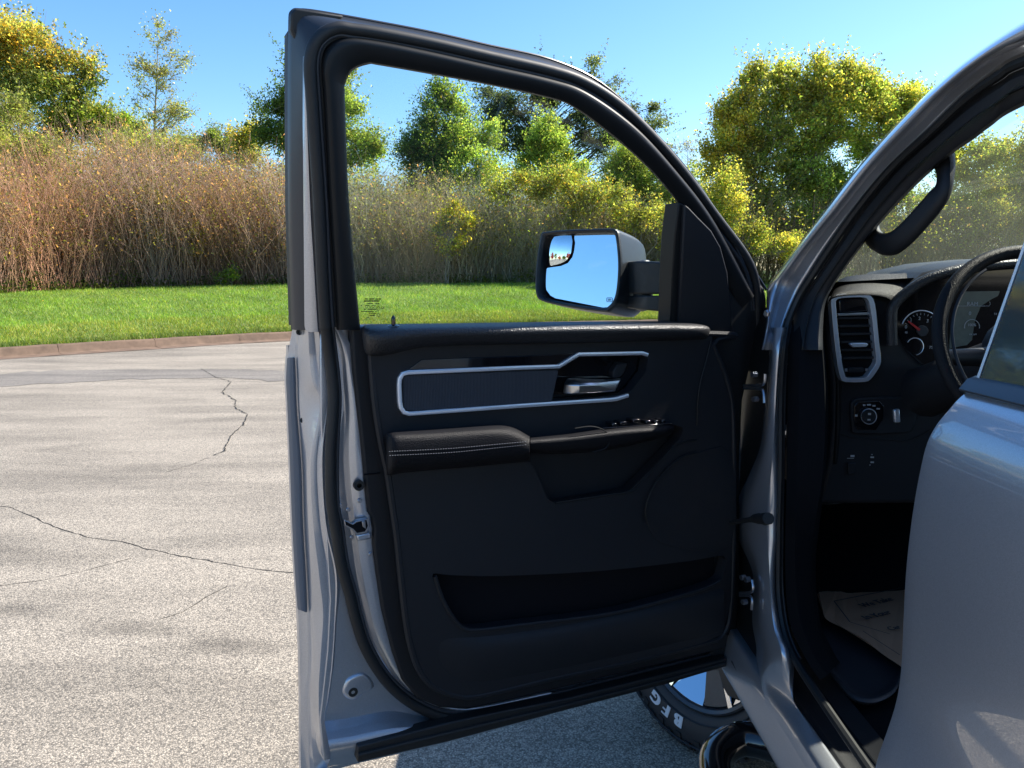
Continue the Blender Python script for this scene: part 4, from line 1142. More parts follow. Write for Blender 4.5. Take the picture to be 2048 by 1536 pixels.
# interior trim panel ------------------------------------------------------------
outer_trim = [(702, 655), (706, 740), (715, 820), (722, 880), (728, 940), (731, 980), (736, 1025), (743, 1035), (747, 1060), (746, 1088), (752, 1140), (764, 1220), (772, 1253), (786, 1307), (805, 1362), (835, 1398), (880, 1416), (936, 1420), (1040, 1397), (1204, 1357), (1382, 1315), (1452, 1298), (1476, 1200), (1479, 800), (1472, 655)]
DP(dprism("trim_backing", outer_trim, -0.018, 0.03, M['plastic'], None, bevel=0.006, seg=3), "black edge panel of the door trim")
pock1 = [(1036, 900), (1060, 925), (1080, 960), (1092, 992), (1110, 1005), (1150, 1000), (1245, 984), (1268, 972), (1305, 935), (1345, 892), (1362, 872), (1350, 850), (1200, 860), (1080, 890)]
pock2 = [(866, 1148), (872, 1170), (885, 1198), (905, 1232), (926, 1255), (955, 1259), (1040, 1249), (1150, 1236), (1240, 1222), (1340, 1196), (1410, 1175), (1438, 1162), (1447, 1146), (1448, 1112), (1380, 1122), (1200, 1142), (1000, 1152), (900, 1150)]
cup = [(1116, 740), (1158, 714), (1280, 711), (1296, 717), (1291, 745), (1264, 780), (1250, 789), (1104, 802)]
pock1 = cr(pock1, 3, closed=True); pock2 = cr(pock2, 3, closed=True)
main = [(742, 700), (750, 800), (762, 880), (775, 942), (785, 1010), (794, 1073), (802, 1150), (812, 1240), (824, 1300), (842, 1345), (870, 1374), (915, 1391), (960, 1390), (1100, 1357), (1264, 1322), (1400, 1288), (1446, 1268), (1462, 1200), (1466, 1000), (1462, 800), (1425, 690), (1425, 668), (742, 668)]
pm = holed_panel("door_panel", main, [pock1, pock2, cup], 0.022, 0.030, M['plastic'], bevel=0)
DP(dtube("panel_edge", main[:23], 0.017, 0.0075, M['plastic'], None, curve=5))
DP(pm, "grained black interior panel of the door")
DP(dprism("pocket_floor", [(x, y) for x, y in [(1030, 850), (1370, 850), (1370, 1010), (1030, 1010)]], -0.0165, 0.004, M['plastic'], None, bevel=0))
DP(dprism("pocket_floor", [(850, 1100), (1460, 1100), (1460, 1270), (850, 1270)], -0.0165, 0.004, M['dark'], None, bevel=0))  # darker than the panel: pocket shade put into the floor colour
# bowed lip of the lower pocket and soft folds
DP(dtube("pocket_lip", [(870, 1152), (884, 1196), (905, 1233), (926, 1256), (955, 1260), (1040, 1250), (1150, 1237), (1240, 1223), (1340, 1197), (1410, 1176), (1440, 1161)], 0.022, 0.0045, M['plastic'], None, curve=4), "rolled lip of the lower map pocket")
st = []
for x in (840, 870, 905, 950, 1010, 1100, 1200, 1300, 1380, 1448):
    e = min(1, max(0, (x - 840) / 160.0)); e = e * e * (3 - 2 * e)
    yt = float(np.interp(x, [840, 950, 1100, 1300, 1448], [1262, 1272, 1254, 1212, 1172])); h_ = float(np.interp(x, [840, 950, 1100, 1300, 1448], [95, 104, 94, 94, 98]))
    st.append([(x, yt + h_ * f, .0195 + (b - .0195) * e) for f, b in ((0, .019), (.12, .030), (.3, .036), (.6, .034), (.85, .026), (1, .018))])
m_ = MB(); m_.loft([[D(x, y, o) for x, y, o in r] for r in st])
DP(m_.build("lower_bulge", M['plastic'], None, subsurf=1), "bulged lower part of the door panel")
DP(dprism("speaker_grille", cr([(1462, 906), (1395, 906), (1358, 919), (1320, 955), (1299, 990), (1292, 1020), (1296, 1048), (1310, 1075), (1345, 1092), (1462, 1090)], 3, closed=True), 0.0240, 0.01, M['plastic'], None, bevel=0.001), "speaker grille low in the door")
DP(dtube("speaker_rim", [(1393, 905), (1358, 918), (1320, 954), (1299, 989), (1291, 1020), (1294, 1044)], 0.028, 0.003, M['trimblack'], None, curve=4))
DP(dtube("pocket_rim", [(1392, 880), (1365, 884), (1340, 900), (1310, 935), (1280, 968), (1262, 983), (1200, 992), (1110, 1006)], 0.022, 0.003, M['trimblack'], None, curve=4))
DP(dtube("panel_seam", [(728, 949), (745, 948), (760, 946)], -0.016, 0.0015, M['dark'], None, curve=2))
DP(dtube("panel_seam", [(1422, 682), (1413, 720), (1402, 760), (1396, 800), (1394, 850)], 0.024, 0.002, M['trimblack'], None, curve=4))
# belt pad
xs_ = [(722, 727), (734, 738), (770, 770), (820, 822), (860, 860), (1100, 1100), (1341, 1341), (1400, 1400), (1424, 1420)]
bot = [705, 713, 713, 698, 691, 688, 681, 679, 678]
top = [650, 648, 647.5, 647, 646.5, 643, 641, 645, 652]
st = []
for i, ((xt, xb), yb, yt) in enumerate(zip(xs_, bot, top)):
    e = 0.3 if i == 0 else (0.85 if i == 1 else (0.5 if i == len(xs_) - 1 else 1.0))
    f = lambda q: yt + (yb - yt) * q
    st.append([(xt, yt + 3, -0.05), (xt, yt, -0.030), (xt, yt + 1, 0.0), (xt, f(.12), 0.04 * e), (xt * .8 + xb * .2, f(.28), 0.058 * e), (xt * .5 + xb * .5, f(.55), 0.062 * e), (xb, f(.85), 0.054 * e), (xb, f(1.0), 0.036 * e), (xb, f(1.0) + 2, 0.01)])
DP(sect_loft("belt_pad", st, M['pad'], sub=2), "leather-grained pad along the window sill")
# lock pin
pn = D(787, 652, 0.022)
mb = MB(); mb.tube([pn + Vector((0, 0, z)) for z in (-0.004, 0.012, 0.016, 0.020)], [0.0042, 0.0042, 0.0038, 0.0015], n=12)
DP(mb.build("lock_pin", M['gloss'], None), "black door lock pin")
mb = MB(); mb.tube([pn + Vector((0, 0, z)) for z in (-0.006, 0.000, 0.003)], [0.013, 0.012, 0.007], n=18)
DP(mb.build("lock_pin_base", M['gloss'], None))
# silver line and inserts
sl = [(1294, 709.5), (1284, 706), (1155, 708.5), (1116.6, 732.5), (1040, 735), (815, 744.5), (805, 747), (799, 755), (797.5, 770), (799, 805), (802, 820), (811, 827.5), (1040, 811), (1229, 798.5), (1255, 790.5)]
sl = interp(sl, 90)
DP(dtube("silver_trim_line", sl, 0.026, 0.0042, M['satin'], None, curve=0, sec=[(1, -.95), (1.3, 0), (1, .95), (-1, .95), (-1, -.95)]), "satin silver line round the door insert")
DP(dprism("gloss_strip", [(816, 740), (843, 719), (1100, 709.5), (1149, 706), (1112, 729)], 0.026, 0.006, M['gloss'], None, bevel=0.001), "gloss black strip above the silver line")
DP(dprism("fabric_insert", [(806, 757), (813, 750), (1113, 740), (1117, 743), (1103, 804), (816, 822), (807, 816)], 0.026, 0.006, M['fabric'], None, bevel=0.0015), "woven fabric insert")
DP(dprism("handle_cup", [(1104, 700), (1306, 700), (1306, 810), (1104, 810)], -0.012, 0.006, M['gloss'], None, bevel=0))
DP(dprism("handle_scoop", [(1226, 743), (1236, 727), (1256, 726), (1248, 748), (1240, 756), (1226, 756)], 0.006, 0.02, M['plastic'], None, bevel=0.003))
hd = [[(1126, 787, .012), (1128, 768, .012), (1134, 757, .006), (1137, 757, .0), (1128, 788, .0)],
      [(1140, 788, .026), (1141, 770, .03), (1146, 760, .022), (1148, 756, .0), (1141, 789, .0)],
      [(1158, 787, .038), (1159, 771, .040), (1165, 765, .034), (1166, 757, .0), (1158, 788, .0)],
      [(1195, 785, .036), (1196, 770, .038), (1200, 764, .033), (1202, 758, .0), (1195, 786, .0)],
      [(1229, 782, .024), (1236, 768, .028), (1241, 760, .026), (1242, 757, .0), (1230, 783, .0)]]
DP(sect_loft("door_handle", hd, M['satinlit'], sub=0, bevel=0.0015), "satin silver inner door handle")
# armrest
ax = [(774, 866, 868, 950, 954), (782, 862, 866, 950, 954), (800, 860, 866, 945, 951), (850, 855, 864, 940, 947), (900, 851, 861, 936, 943), (960, 846, 857, 931, 938), (1005, 842, 854, 927, 933), (1032, 850, 860, 924, 930), (1059, 868, 875, 920, 928)]
st = []
for i, (x, yt, yf, yb, yb2) in enumerate(ax):
    e = 0.75 if i == 0 else 1.0
    st.append([(x, yt, 0.010), (x, yf - (yf - yt) * .35, 0.070 * e), (x, yf + 3, 0.092 * e), (x, yf + 14, 0.100 * e), (x, (yf + yb) / 2 + 6, 0.102 * e), (x, yb - 12, 0.096 * e), (x, yb, 0.070 * e), (x, yb2, 0.010)])
sh_ = lambda S_, d: [(x + d, y, o) for x, y, o in S_]
st = [sh_(st[0], -1), st[0], sh_(st[0], 2)] + st[1:-1] + [sh_(st[-1], -2), st[-1], sh_(st[-1], 1)]
DP(sect_loft("armrest", st, M['leather'], sub=2), "padded armrest with twin stitching")
sm = MB()
for pl, dy in (([(778, 903), (900, 897), (1000, 888), (1057, 883)], 0), ([(779, 911), (900, 905), (1000, 895), (1057, 889)], 0)):
    pp = interp(cr(pl, 6), 110)
    for i in range(0, 108, 2):
        a, b = D(*pp[i], 0.104), D(*pp[i + 1], 0.104)
        sm.tube([a, b], 0.0007, n=5)
DP(sm.build("stitching", M['thread'], None), "grey stitching on the armrest")
px_ = [(1062, 874, 878, 905, 908), (1090, 871, 876, 907, 910), (1130, 867, 873, 907, 910), (1170, 861, 868, 905, 908), (1205, 855, 863, 902, 905), (1250, 850, 858, 893, 897), (1300, 846, 855, 881, 885), (1335, 845, 853, 872, 875), (1350, 845, 852, 862, 866)]
st = []
for i, (x, yt, yf, yb, yb2) in enumerate(px_):
    e = 0.6 if i == len(px_) - 1 else 1.06
    st.append([(x, yt, 0.010), (x, yt + (yf - yt) * .3, 0.06 * e), (x, yf, 0.088 * e), (x, yf + 8, 0.096 * e), (x, yb - 5, 0.088 * e), (x, yb, 0.065 * e), (x, yb2, 0.010)])
st = [sh_(st[0], -2), sh_(st[0], -1), sh_(st[0], 1)] + st[1:]
DP(sect_loft("pull_handle", st, M['leather'], sub=2), "pull handle running into the switch pod")
DP(dtube("pull_handle_seam", [(1150, 857), (1180, 853), (1203, 858), (1216, 868), (1219, 880), (1214, 893), (1203, 900), (1184, 904)], 0.0945, 0.0014, M['trimblack'], None, curve=4))
for (x, y, w) in [(1222, 846, .012), (1240, 843, .017), (1266, 838, .020), (1289, 841, .012), (1306, 840, .010), (1320, 839, .010)]:
    p = D(x, y + 2, 0.045)
    mb = MB(); Mx = Matrix((DU, -DN, Vector((0, 0, 1)))).transposed()
    mb.box(p + Vector((0, 0, 0.0)), (w, 0.03, 0.009), Mx)
    DP(mb.build("window_switch", M['gloss'], None, bevel=0.002), "window switch on the pod")
DP(sect_loft("switch_plate", [[(1205, 853, .02), (1205, 856, .075), (1205, 858, .075), (1205, 858, .02)], [(1345, 843, .02), (1345, 846, .07), (1345, 848, .07), (1345, 848, .02)]], M['gloss'], sub=0, bevel=.001), "gloss black switch plate")

# mirror -----------------------------------------------------------------------
MNn = Vector((-0.62, -0.77, 0.17)).normalized()
MP = FY(1236, 540, 1.93)
def MM(x, y, o=0.0): return hit(x, y, MP + MNn * o, MNn)
bez = [(1070, 567), (1072, 530), (1081, 471), (1092, 463), (1144, 458.5), (1222, 456.5), (1233, 460), (1238, 470), (1243, 524), (1240, 578), (1233, 606), (1220, 621), (1206, 624.5), (1144, 616), (1084, 603), (1072, 589)]
bez = cr(bez, 3, closed=True)
bp_ = [MM(x, y, 0.02) for x, y in bez]
cc = sum(bp_, Vector()) / len(bp_)
rows = []
for f, d in ((0.90, 0.0), (0.955, 0.004), (0.985, 0.002), (1.0, 0.0), (1.0, -0.05), (1.0, -0.10), (0.96, -0.15), (0.84, -0.185), (0.5, -0.205)):
    rows.append([cc + (p - cc) * f + MNn * d for p in bp_])
inner = [[cc + (p - cc) * 0.90 - MNn * 0.0 for p in bp_], [cc + (p - cc) * 0.875 - MNn * 0.025 for p in bp_]]
mb = MB(); mb.loft(inner[::-1] + rows[1:], closed=True)
mb.add([rows[-1][i] for i in range(len(bp_))], [tuple(range(len(bp_)))])
DP(mb.build("mirror_housing", M['ledge'], None, subsurf=1), "black wing mirror housing")
gl = [(1092, 539), (1090, 560), (1093, 580), (1101, 591), (1111, 596.5), (1206, 615), (1220, 614), (1232, 602), (1237, 575), (1239, 540), (1239, 505), (1236, 482), (1232, 471), (1227, 469), (1149, 471), (1148.5, 500), (1145, 514), (1136, 526), (1122, 532), (1104, 534.5), (1095, 536)]
def mirror_piece(name, px, o, label):
    A_ = [MM(x, y, o) for x, y in px]; B_ = [p - MNn * 0.004 for p in A_]
    m = MB(); m.prism(A_, B_)
    return DP(m.build(name, M['mirror'], None, smooth=False), label)
back = [cc + (p - cc) * 0.93 - MNn * 0.024 for p in bp_]
mb = MB(); mb.add(back, [tuple(range(len(back)))]); DP(mb.build("mirror_backing", M['dark'], None, smooth=False))
mirror_piece("mirror_glass", gl, 0.002, "main wing mirror glass reflecting blue sky")
sp = [(1101, 530.5), (1101, 510), (1105, 488), (1110, 477), (1116, 473.5), (1145, 472), (1145.5, 498), (1142, 511), (1134, 521.5), (1121, 528), (1108, 530.5)]
spd = cr(sp, 2, closed=True)
A_ = [MM(x, y, 0.003) for x, y in spd]; c_ = sum(A_, Vector()) / len(A_)
rmax = max((p - c_).length for p in A_); Rs = 0.20
rows = []
for f in np.linspace(1, 0.04, 12):
    rows.append([c_ + (p - c_) * f + MNn * ((Rs ** 2 - ((p - c_).length * f) ** 2) ** .5 - (Rs ** 2 - rmax ** 2) ** .5 + 0.002 + 0.08 * ((p - c_) * f).z) for p in A_])
mb = MB(); mb.loft(rows, closed=True); k_ = len(mb.v); mb.add(rows[-1], [tuple(range(len(A_)))])
so_ = mb.build("spot_mirror", M['mirror'], None, sharp=80); DP(so_, "small convex spot mirror")
# heated mirror symbol
mk = MB()
def mbox(x0, y0, x1, y1):
    mk.add([MM(x0, y0, 0.0026), MM(x1, y0, 0.0026), MM(x1, y1, 0.0026), MM(x0, y1, 0.0026)], [(0, 1, 2, 3)])
for q in ((1214, 595, 1224, 596), (1214, 603, 1224, 604), (1213, 596, 1214, 603), (1224, 596, 1225, 603), (1216, 598, 1217, 602), (1218.5, 598, 1219.5, 602), (1221, 598, 1222, 602), (1216, 597.4, 1222, 598.3)):
    mbox(*q)
DP(mk.build("heater_symbol", M['mark'], None, smooth=False), "heater symbol on the mirror glass")
# arm
def arm_ring(px, yt, yb, dep, push):
    a, b = FY(px, yt, dep), FY(px, yb, dep)
    return [a, b, b - DN * push + Vector((0, 0, 0.004)), a - DN * push - Vector((0, 0, 0.004))]
mb = MB(); mb.loft([arm_ring(1272, 521, 589, 1.90, .12), arm_ring(1300, 522, 589, 1.88, .12), arm_ring(1352, 524, 589, 1.84, .10)], closed=True, caps=True)
DP(mb.build("mirror_arm", M['ledge'], None, bevel=0.006, seg=3), "arm joining the wing mirror to the door")
mb = MB(); mb.loft([arm_ring(1274, 591, 619, 1.90, .10), arm_ring(1300, 591, 621, 1.88, .10), arm_ring(1352, 591, 626, 1.84, .09)], closed=True, caps=True)
DP(mb.build("mirror_arm", M['ledge'], None, bevel=0.004, seg=3), "lower cover of the mirror arm")
mb = MB(); mb.tube([FY(1284, 519, 1.93), FY(1285, 530, 1.93), FY(1286, 600, 1.925), FY(1285, 624, 1.92)], [.020, .027, .027, .020], n=16)
DP(mb.build("mirror_pivot", M['ledge'], None, subsurf=1))

# ------------------------------------------------------------------ body side
E0 = [(1522, 700), (1533, 640), (1534, 582), (1560, 541), (1598, 490), (1652, 420), (1720, 331), (1802, 241), (1871, 175), (1939, 118), (2048, 45), (2250, -70)]
E1 = [(1530, 700), (1542, 650), (1560, 575), (1588, 533), (1621, 488), (1677, 420), (1748, 331), (1830, 246), (1898, 178), (1980, 116), (2048, 84), (2260, -10)]
E2 = [(1556, 700), (1568, 650), (1592, 590), (1617, 547), (1650, 496), (1705, 422), (1776, 337), (1855, 262), (1922, 196), (1995, 140), (2048, 109), (2270, 25)]
E3 = [(1568, 700), (1580, 650), (1602, 600), (1630, 558), (1668, 500), (1728, 410), (1790, 335), (1866, 267), (1939, 202), (2004, 160), (2048, 136), (2280, 55)]
E4 = [(1650, 700), (1650, 655), (1655, 606), (1677, 562), (1728, 492), (1770, 442), (1841, 368), (1906, 312), (1950, 282), (1983, 257), (2048, 216), (2300, 110)]
mixE = lambda A, B_, f: [(a[0] * (1 - f) + b[0] * f, a[1] * (1 - f) + b[1] * f) for a, b in zip(A, B_)]
ap = T_(col_loft("windscreen_pillar", [([(x - 1, y - 3) for x, y in E0], -0.10), (E0, 0.015), (mixE(E0, E1, .3), 0.022), (mixE(E0, E1, .8), 0.012), (E1, -0.006), (mixE(E1, E2, .1), -0.022), (mixE(E1, E2, .9), -0.026), (E2, -0.034), (E3, -0.075)], M['paint'], fn=S, n=6, sub=1))
part(ap, "silver grey windscreen pillar")
T_(dtube("pillar_seal", mixE(E2, E3, .5), -0.034, 0.0085, M['rubber'], None, curve=5, fn=S)).name = "pillar_seal"
pt = T_(col_loft("pillar_trim", [(E3, -0.05), (mixE(E3, E4, .12), -0.045), (mixE(E3, E4, .5), -0.06), (mixE(E3, E4, .88), -0.075), (E4, -0.10), ([(x - 14, y - 10) for x, y in E4], -0.16)], M['plastic'], fn=S, n=6, sub=1)); part(pt, "black trim on the inside of the windscreen pillar")
T_(dtube("pillar_trim_seam", mixE(E3, E4, .45), -0.055, 0.0022, M['trimblack'], None, curve=5, fn=S))
B0 = [(1549, 655), (1545, 700), (1540, 769), (1530, 879), (1516, 935), (1493, 1000), (1489, 1043), (1494, 1080), (1510, 1125), (1517, 1170), (1517, 1246), (1528, 1305), (1552, 1352), (1585, 1403)]
B1 = [(1572, 655), (1563, 700), (1556, 797), (1555, 870), (1554, 935), (1553, 1002), (1551, 1043), (1551, 1080), (1549, 1125), (1550, 1191), (1560, 1260), (1578, 1312), (1606, 1356), (1640, 1405)]
B0, B1 = B0[:-2], B1[:-2]
tail0 = [Vector((.608, y, .607)) for y in (1.60, 1.45, 1.25, 1.0, .6)]
tail1 = [Vector((.627, 1.49, .645)), Vector((.642, 1.40, .622)), Vector((.652, 1.25, .611)), Vector((.654, 1.0, .608)), Vector((.654, .6, .608))]
cols_ = []
for f, o, dz in ((-.35, -.035, -.03), (0, -.004, 0), (.15, 0.0, .004), (.8, -.006, .004), (1.0, -.02, 0), (1.2, -.05, -.02)):
    P_ = [S(x, y, o) for x, y in mixE(B0, B1, f)]
    for a, b in zip(tail0, tail1):
        q = a.lerp(b, min(max(f, -.1), 1.1)); q.z += dz; P_.append(q)
    cols_.append([Vector(p) for p in cr(P_, 5)])
mb = MB(); mb.loft(cols_)
bp2 = T_(mb.build("door_pillar", M['paint'], None, subsurf=1)); part(bp2, "silver grey door pillar between the hinges")
hp = T_(col_loft("hinge_pillar", [([(1400, 560), (1400, 800), (1400, 1000), (1400, 1200), (1400, 1330)], -0.03), ([(1545, 620), (1545, 800), (1530, 1000), (1535, 1200), (1560, 1380)], -0.03)], M['trimblack'], fn=S, n=3)); part(hp, "hinge pillar in the door gap, its shade coloured black")  # body-coloured part; deep shade of the gap put into the black material
T_(dtube("door_seal", [(1576, 640), (1567, 700), (1561, 797), (1560, 935), (1557, 1043), (1556, 1125), (1557, 1191), (1568, 1262), (1590, 1318), (1640, 1396), (1735, 1535), (1780, 1600)], -0.035, 0.009, M['rubber'], None, curve=5, fn=S))
T_(dtube("door_seal_lip", [(1582, 650), (1574, 700), (1569, 797), (1567, 935), (1565, 1043), (1564, 1125), (1566, 1191), (1577, 1262), (1600, 1318)], -0.045, 0.003, M['rubber2'], None, curve=5, fn=S))
kt = T_(col_loft("kick_trim", [
    ([(1578, 640), (1575, 800), (1573, 950), (1570, 1120), (1578, 1240), (1612, 1318), (1640, 1360)], -0.045),
    ([(1600, 640), (1598, 800), (1594, 950), (1590, 1120), (1600, 1240), (1630, 1315), (1655, 1350)], -0.052),
    ([(1640, 640), (1650, 800), (1645, 950), (1620, 1120), (1630, 1240), (1650, 1305), (1668, 1335)], -0.10),
    ([(1648, 640), (1660, 800), (1652, 950), (1632, 1120), (1640, 1240), (1665, 1300), (1680, 1325)], -0.2)], M['carpet'], fn=S, n=5)); part(kt, "black kick trim inside the door opening")
# hinges, check strap
def hinge(ps, bolts, label):
    m = MB()
    for pl in ps: m.tube([S(x, y, 0.012) for x, y in cr(pl, 4)], 0.0035, n=8)
    for x, y in bolts:
        c = S(x, y, 0.004); m.tube([c, c + Vector((-0.012, -0.004, 0))], 0.007, n=6)
    return part(T_(m.build("hinge", M['steel'], None)), label)
hinge([[(1488, 771), (1518, 771), (1528, 766), (1530, 748)], [(1488, 777), (1516, 777.5), (1526, 782), (1528, 806)]], [(1513, 749), (1515, 798)], "upper steel door hinge")
hinge([[(1480, 1186), (1500, 1185), (1506, 1178), (1504, 1160)], [(1480, 1191), (1498, 1191), (1504, 1200), (1503, 1219)]], [(1490, 1154), (1499, 1158), (1493, 1203)], "lower steel door hinge")
mb = MB(); mb.tube([S(x, y, 0.035) for x, y in [(1462, 1045), (1482, 1042), (1502, 1039), (1510, 1037), (1517, 1037), (1524, 1038), (1530, 1038), (1537, 1037)]], [.006, .006, .006, .010, .012, .011, .014, .013], n=10)
part(T_(mb.build("check_strap", M['rubber'], None, bevel=0.0)), "black door check strap boot")
T_(disc("fender_bolt", S(1535, 627, 0.03), Vector((-1, -.4, 0)), .009, .006, M['steel'], n=6))

# sill
sec = [(.78, .46), (.66, .465), (.604, .478), (.592, .492), (.593, .505), (.597, .53), (.602, .56), (.606, .585), (.612, .60), (.622, .600), (.640, .596), (.652, .600), (.664, .592), (.70, .57)]
rows = []
for y in (2.02, 1.96, 1.9, 1.8, 1.6, 1.3, 1.0, 0.6, 0.2, -0.4):
    k = max(0, (y - 1.8) / 0.2)
    rows.append([(x + 0.0 * k, y, z) for x, z in sec])
mb = MB(); mb.loft(rows); part(T_(mb.build("sill", M['paint'], None, subsurf=2)), "silver grey door sill")
mb = MB(); mb.loft([[(.652, y, .604), (.662, y, .608), (.672, y, .602), (.70, y, .60), (.76, y, .625)] for y in (1.95, 1.0, -.4)])
part(T_(mb.build("sill_plate", M['plastic'], None, bevel=.003)), "black sill plate")
# fender edge and liner next to the wheel
T_(dprism("wheel_arch_liner", [(1425, 1290), (1470, 1315), (1484, 1362), (1536, 1452), (1506, 1412), (1490, 1402), (1474, 1401), (1455, 1392), (1446, 1376), (1437, 1345)], -0.01, 0.03, M['rubber'], None, fn=S, nrm=Vector((-1, 0, 0)), bevel=.004))
part(T_(dprism("fender_edge", [(1453, 1326), (1463, 1320), (1476, 1346), (1500, 1390), (1528, 1436), (1540, 1462), (1520, 1448), (1496, 1416), (1477, 1388), (1466, 1356)], 0.006, 0.012, M['molding'], None, fn=S, nrm=Vector((-1, 0, 0)), bevel=.003)), "grey lower tip of the front wing")
# outer panels ahead of the door: wing, bonnet, nose, far side (mostly hidden, they carry the shadows; wing and bonnet lowered to shape them)
wing = [(1.98, .50), (1.98, 1.05), (2.6, 1.04), (3.15, 1.0), (3.28, .92), (3.25, .6), (2.92, .6), (2.86, .78), (2.70, .92), (2.45, .99), (2.2, .92), (2.04, .74), (2.0, .5)]
for xx, sgn in ((.575, 1), (2.525, -1)):
    mb = MB(); mb.prism([(xx, y, z) for y, z in wing], [(xx + .05 * sgn, y, z) for y, z in wing])
    part(T_(mb.build("front_wing", M['paint'], None, bevel=.01)), "silver grey front wing")
mb = MB()
mb.loft([[(.60, y, z), (.75, y, z + .05 - .0), (1.0, y, z + .07), (1.55, y, z + .06), (2.1, y, z + .07), (2.35, y, z + .05), (2.5, y, z)] for y, z in ((2.0, 1.05), (2.5, 1.03), (3.1, 1.0), (3.28, .92), (3.3, .6))])
part(T_(mb.build("bonnet", M['paint'], None, subsurf=1)), "silver grey bonnet")
# cowl, firewall, floor, roof, far side, back wall
mb = MB()
mb.box((1.55, 2.05, 1.36), (1.75, .14, .12)); T_(mb.build("cowl", M['rubber'], None, bevel=.01))
mb = MB(); mb.box((1.57, .95, .585), (1.70, 2.75, .05)); part(T_(mb.build("cab_floor", M['carpet'], None)), "carpeted cab floor")
mb = MB(); mb.loft([[(.72, 1.95, .61), (2.4, 1.95, .61)], [(.72, 2.15, .75), (2.4, 2.15, .75)], [(.72, 2.2, 1.36), (2.4, 2.2, 1.36)]]); T_(mb.build("firewall", M['carpet'], None, solid=.02))
rail = [S(x, y, 0.0) for x, y in [(1939, 118), (2048, 45), (2250, -70)]]
ytop = rail[-1].y; ztop = rail[-1].z
roof = []
for y, z in ((rail[0].y, rail[0].z + .0), (rail[1].y, rail[1].z + .01), (rail[2].y, rail[2].z + .01), (.5, max(ztop, 1.95)), (-.45, max(ztop, 1.93))):
    xl = SX0 + (z - SZ0) * STILT + .02
    roof.append([(xl, y, z - .005), (xl + .1, y, z + .02), (1.55, y, z + .05), (3.0 - xl, y, z + .02), (3.1 - xl, y, z - .005)])
mb = MB(); mb.loft(roof[1:]); part(T_(mb.build("roof", M['paint'], None, solid=.03)), "silver grey cab roof")
mb = MB(); mb.box((1.55, -.45, 1.2), (1.85, .05, 1.3)); T_(mb.build("cab_rear_wall", M['plastic'], None))
far = [(1.98, .5), (1.98, 1.36), (-.4, 1.36), (-.4, .5)]
mb = MB(); mb.prism([(2.5, y, z) for y, z in far], [(2.42, y, z) for y, z in far]); part(T_(mb.build("passenger_door", M['paint'], None)), "far side doors")
mb = MB(); mb.tube([(2.36, 2.0, 1.42), (2.28, 1.6, 1.68), (2.2, 1.15, 1.90)], .05, n=8); T_(mb.build("window_pillar", M['plastic'], None))
for ya, yb in ((.95, .9), (-.4, -.35)):
    mb = MB(); mb.tube([(2.42, ya, 1.36), (2.26, yb, 1.93)], .05, n=8); T_(mb.build("window_pillar", M['plastic'], None))
mb = MB(); mb.tube([(.68, .93, 1.36), (.86, .88, 1.93)], .04, n=8)
T_(mb.build("window_pillar", M['plastic'], None))
# front seat backs stay out of frame but shade the cab
def seat(x):
    m = MB(); m.box((x, .55, .85), (.5, .5, .25)); m.box((x, .25, 1.2), (.5, .16, .65)); return m.build("seat", M['plastic'], None, bevel=.04, seg=3)
for x in (1.12, 1.98): T_(seat(x))

# windscreen
gl_ = []
for t in np.linspace(0, 1, 7):
    y = 2.0 * (1 - t) + 1.12 * t; z = 1.42 * (1 - t) + 1.90 * t + .05 * math.sin(math.pi * t)
    xl = .72 * (1 - t) + .86 * t
    gl_.append([(xl + (3.1 - 2 * xl) * s, y + .16 * math.sin(math.pi * s), z) for s in np.linspace(0, 1, 9)])
mb = MB(); mb.loft(gl_); part(T_(mb.build("windscreen", M['screen'], None, solid=0)), "hazy windscreen with reflections")
mb = MB(); mb.tube([(.86, 1.12, 1.915), (1.2, 1.24, 1.925), (1.9, 1.24, 1.925), (2.24, 1.12, 1.915)], .04, n=8); T_(mb.build("windscreen_header", M['plastic'], None))
# grab handle on the pillar
gh = [(1889, 318), (1892, 345), (1886, 376), (1868, 405), (1832, 447), (1805, 474), (1785, 487), (1765, 488), (1750, 478), (1744, 466)]
gh3 = []
for i, (x, y) in enumerate(cr(gh, 5)):
    gh3.append(S(x, y, -0.115))
mb = MB(); n_ = len(gh3); mb.tube(gh3, [0.021 + 0.006 * max(0, 1 - i / 8) + 0.006 * max(0, (i - n_ + 9) / 8) for i in range(n_)], sec=[(.62 * math.cos(a) * (1 + .12 * math.cos(4 * a + math.pi)), 1.15 * math.sin(a)) for a in np.linspace(0, 2 * math.pi, 17)[:-1]], up=Vector((1, 0, .3)))
part(T_(mb.build("grab_handle", M['plastic'], None)), "black grab handle on the windscreen pillar")

# ------------------------------------------------------------------ rear door (closed, close to the viewer)
rd_px = [(1935, 780), (1912, 800), (1893, 822), (1870, 850), (1850, 890), (1836, 950), (1826, 1005), (1816, 1078), (1809, 1150), (1805, 1225), (1800, 1335), (1791, 1398), (1775, 1452), (1754, 1512), (1740, 1570)]
YB = 0.963
prof_ = [FY(x, y, YB) for x, y in cr(rd_px, 4)]
bot_ = [Vector((.53, YB, .72)), Vector((.56, YB, .62)), Vector((.585, YB, .55)), Vector((.60, YB, .50))]
prof_ = prof_ + bot_
rows = []
rows.append([Vector((p.x + .07, YB + .0, p.z)) for p in prof_])
rows.append([Vector((p.x + .008, YB + .004, p.z)) for p in prof_])
for y in (YB, YB - .01, .8, .6, .4, .2, 0.0, -.2, -.42):
    bow = 0.018 * math.sin(math.pi * (YB - y) / 1.6)
    rows.append([Vector((p.x - bow * (1 if y < .95 else 0), y, p.z + (YB - y) * 0.012)) for p in prof_])
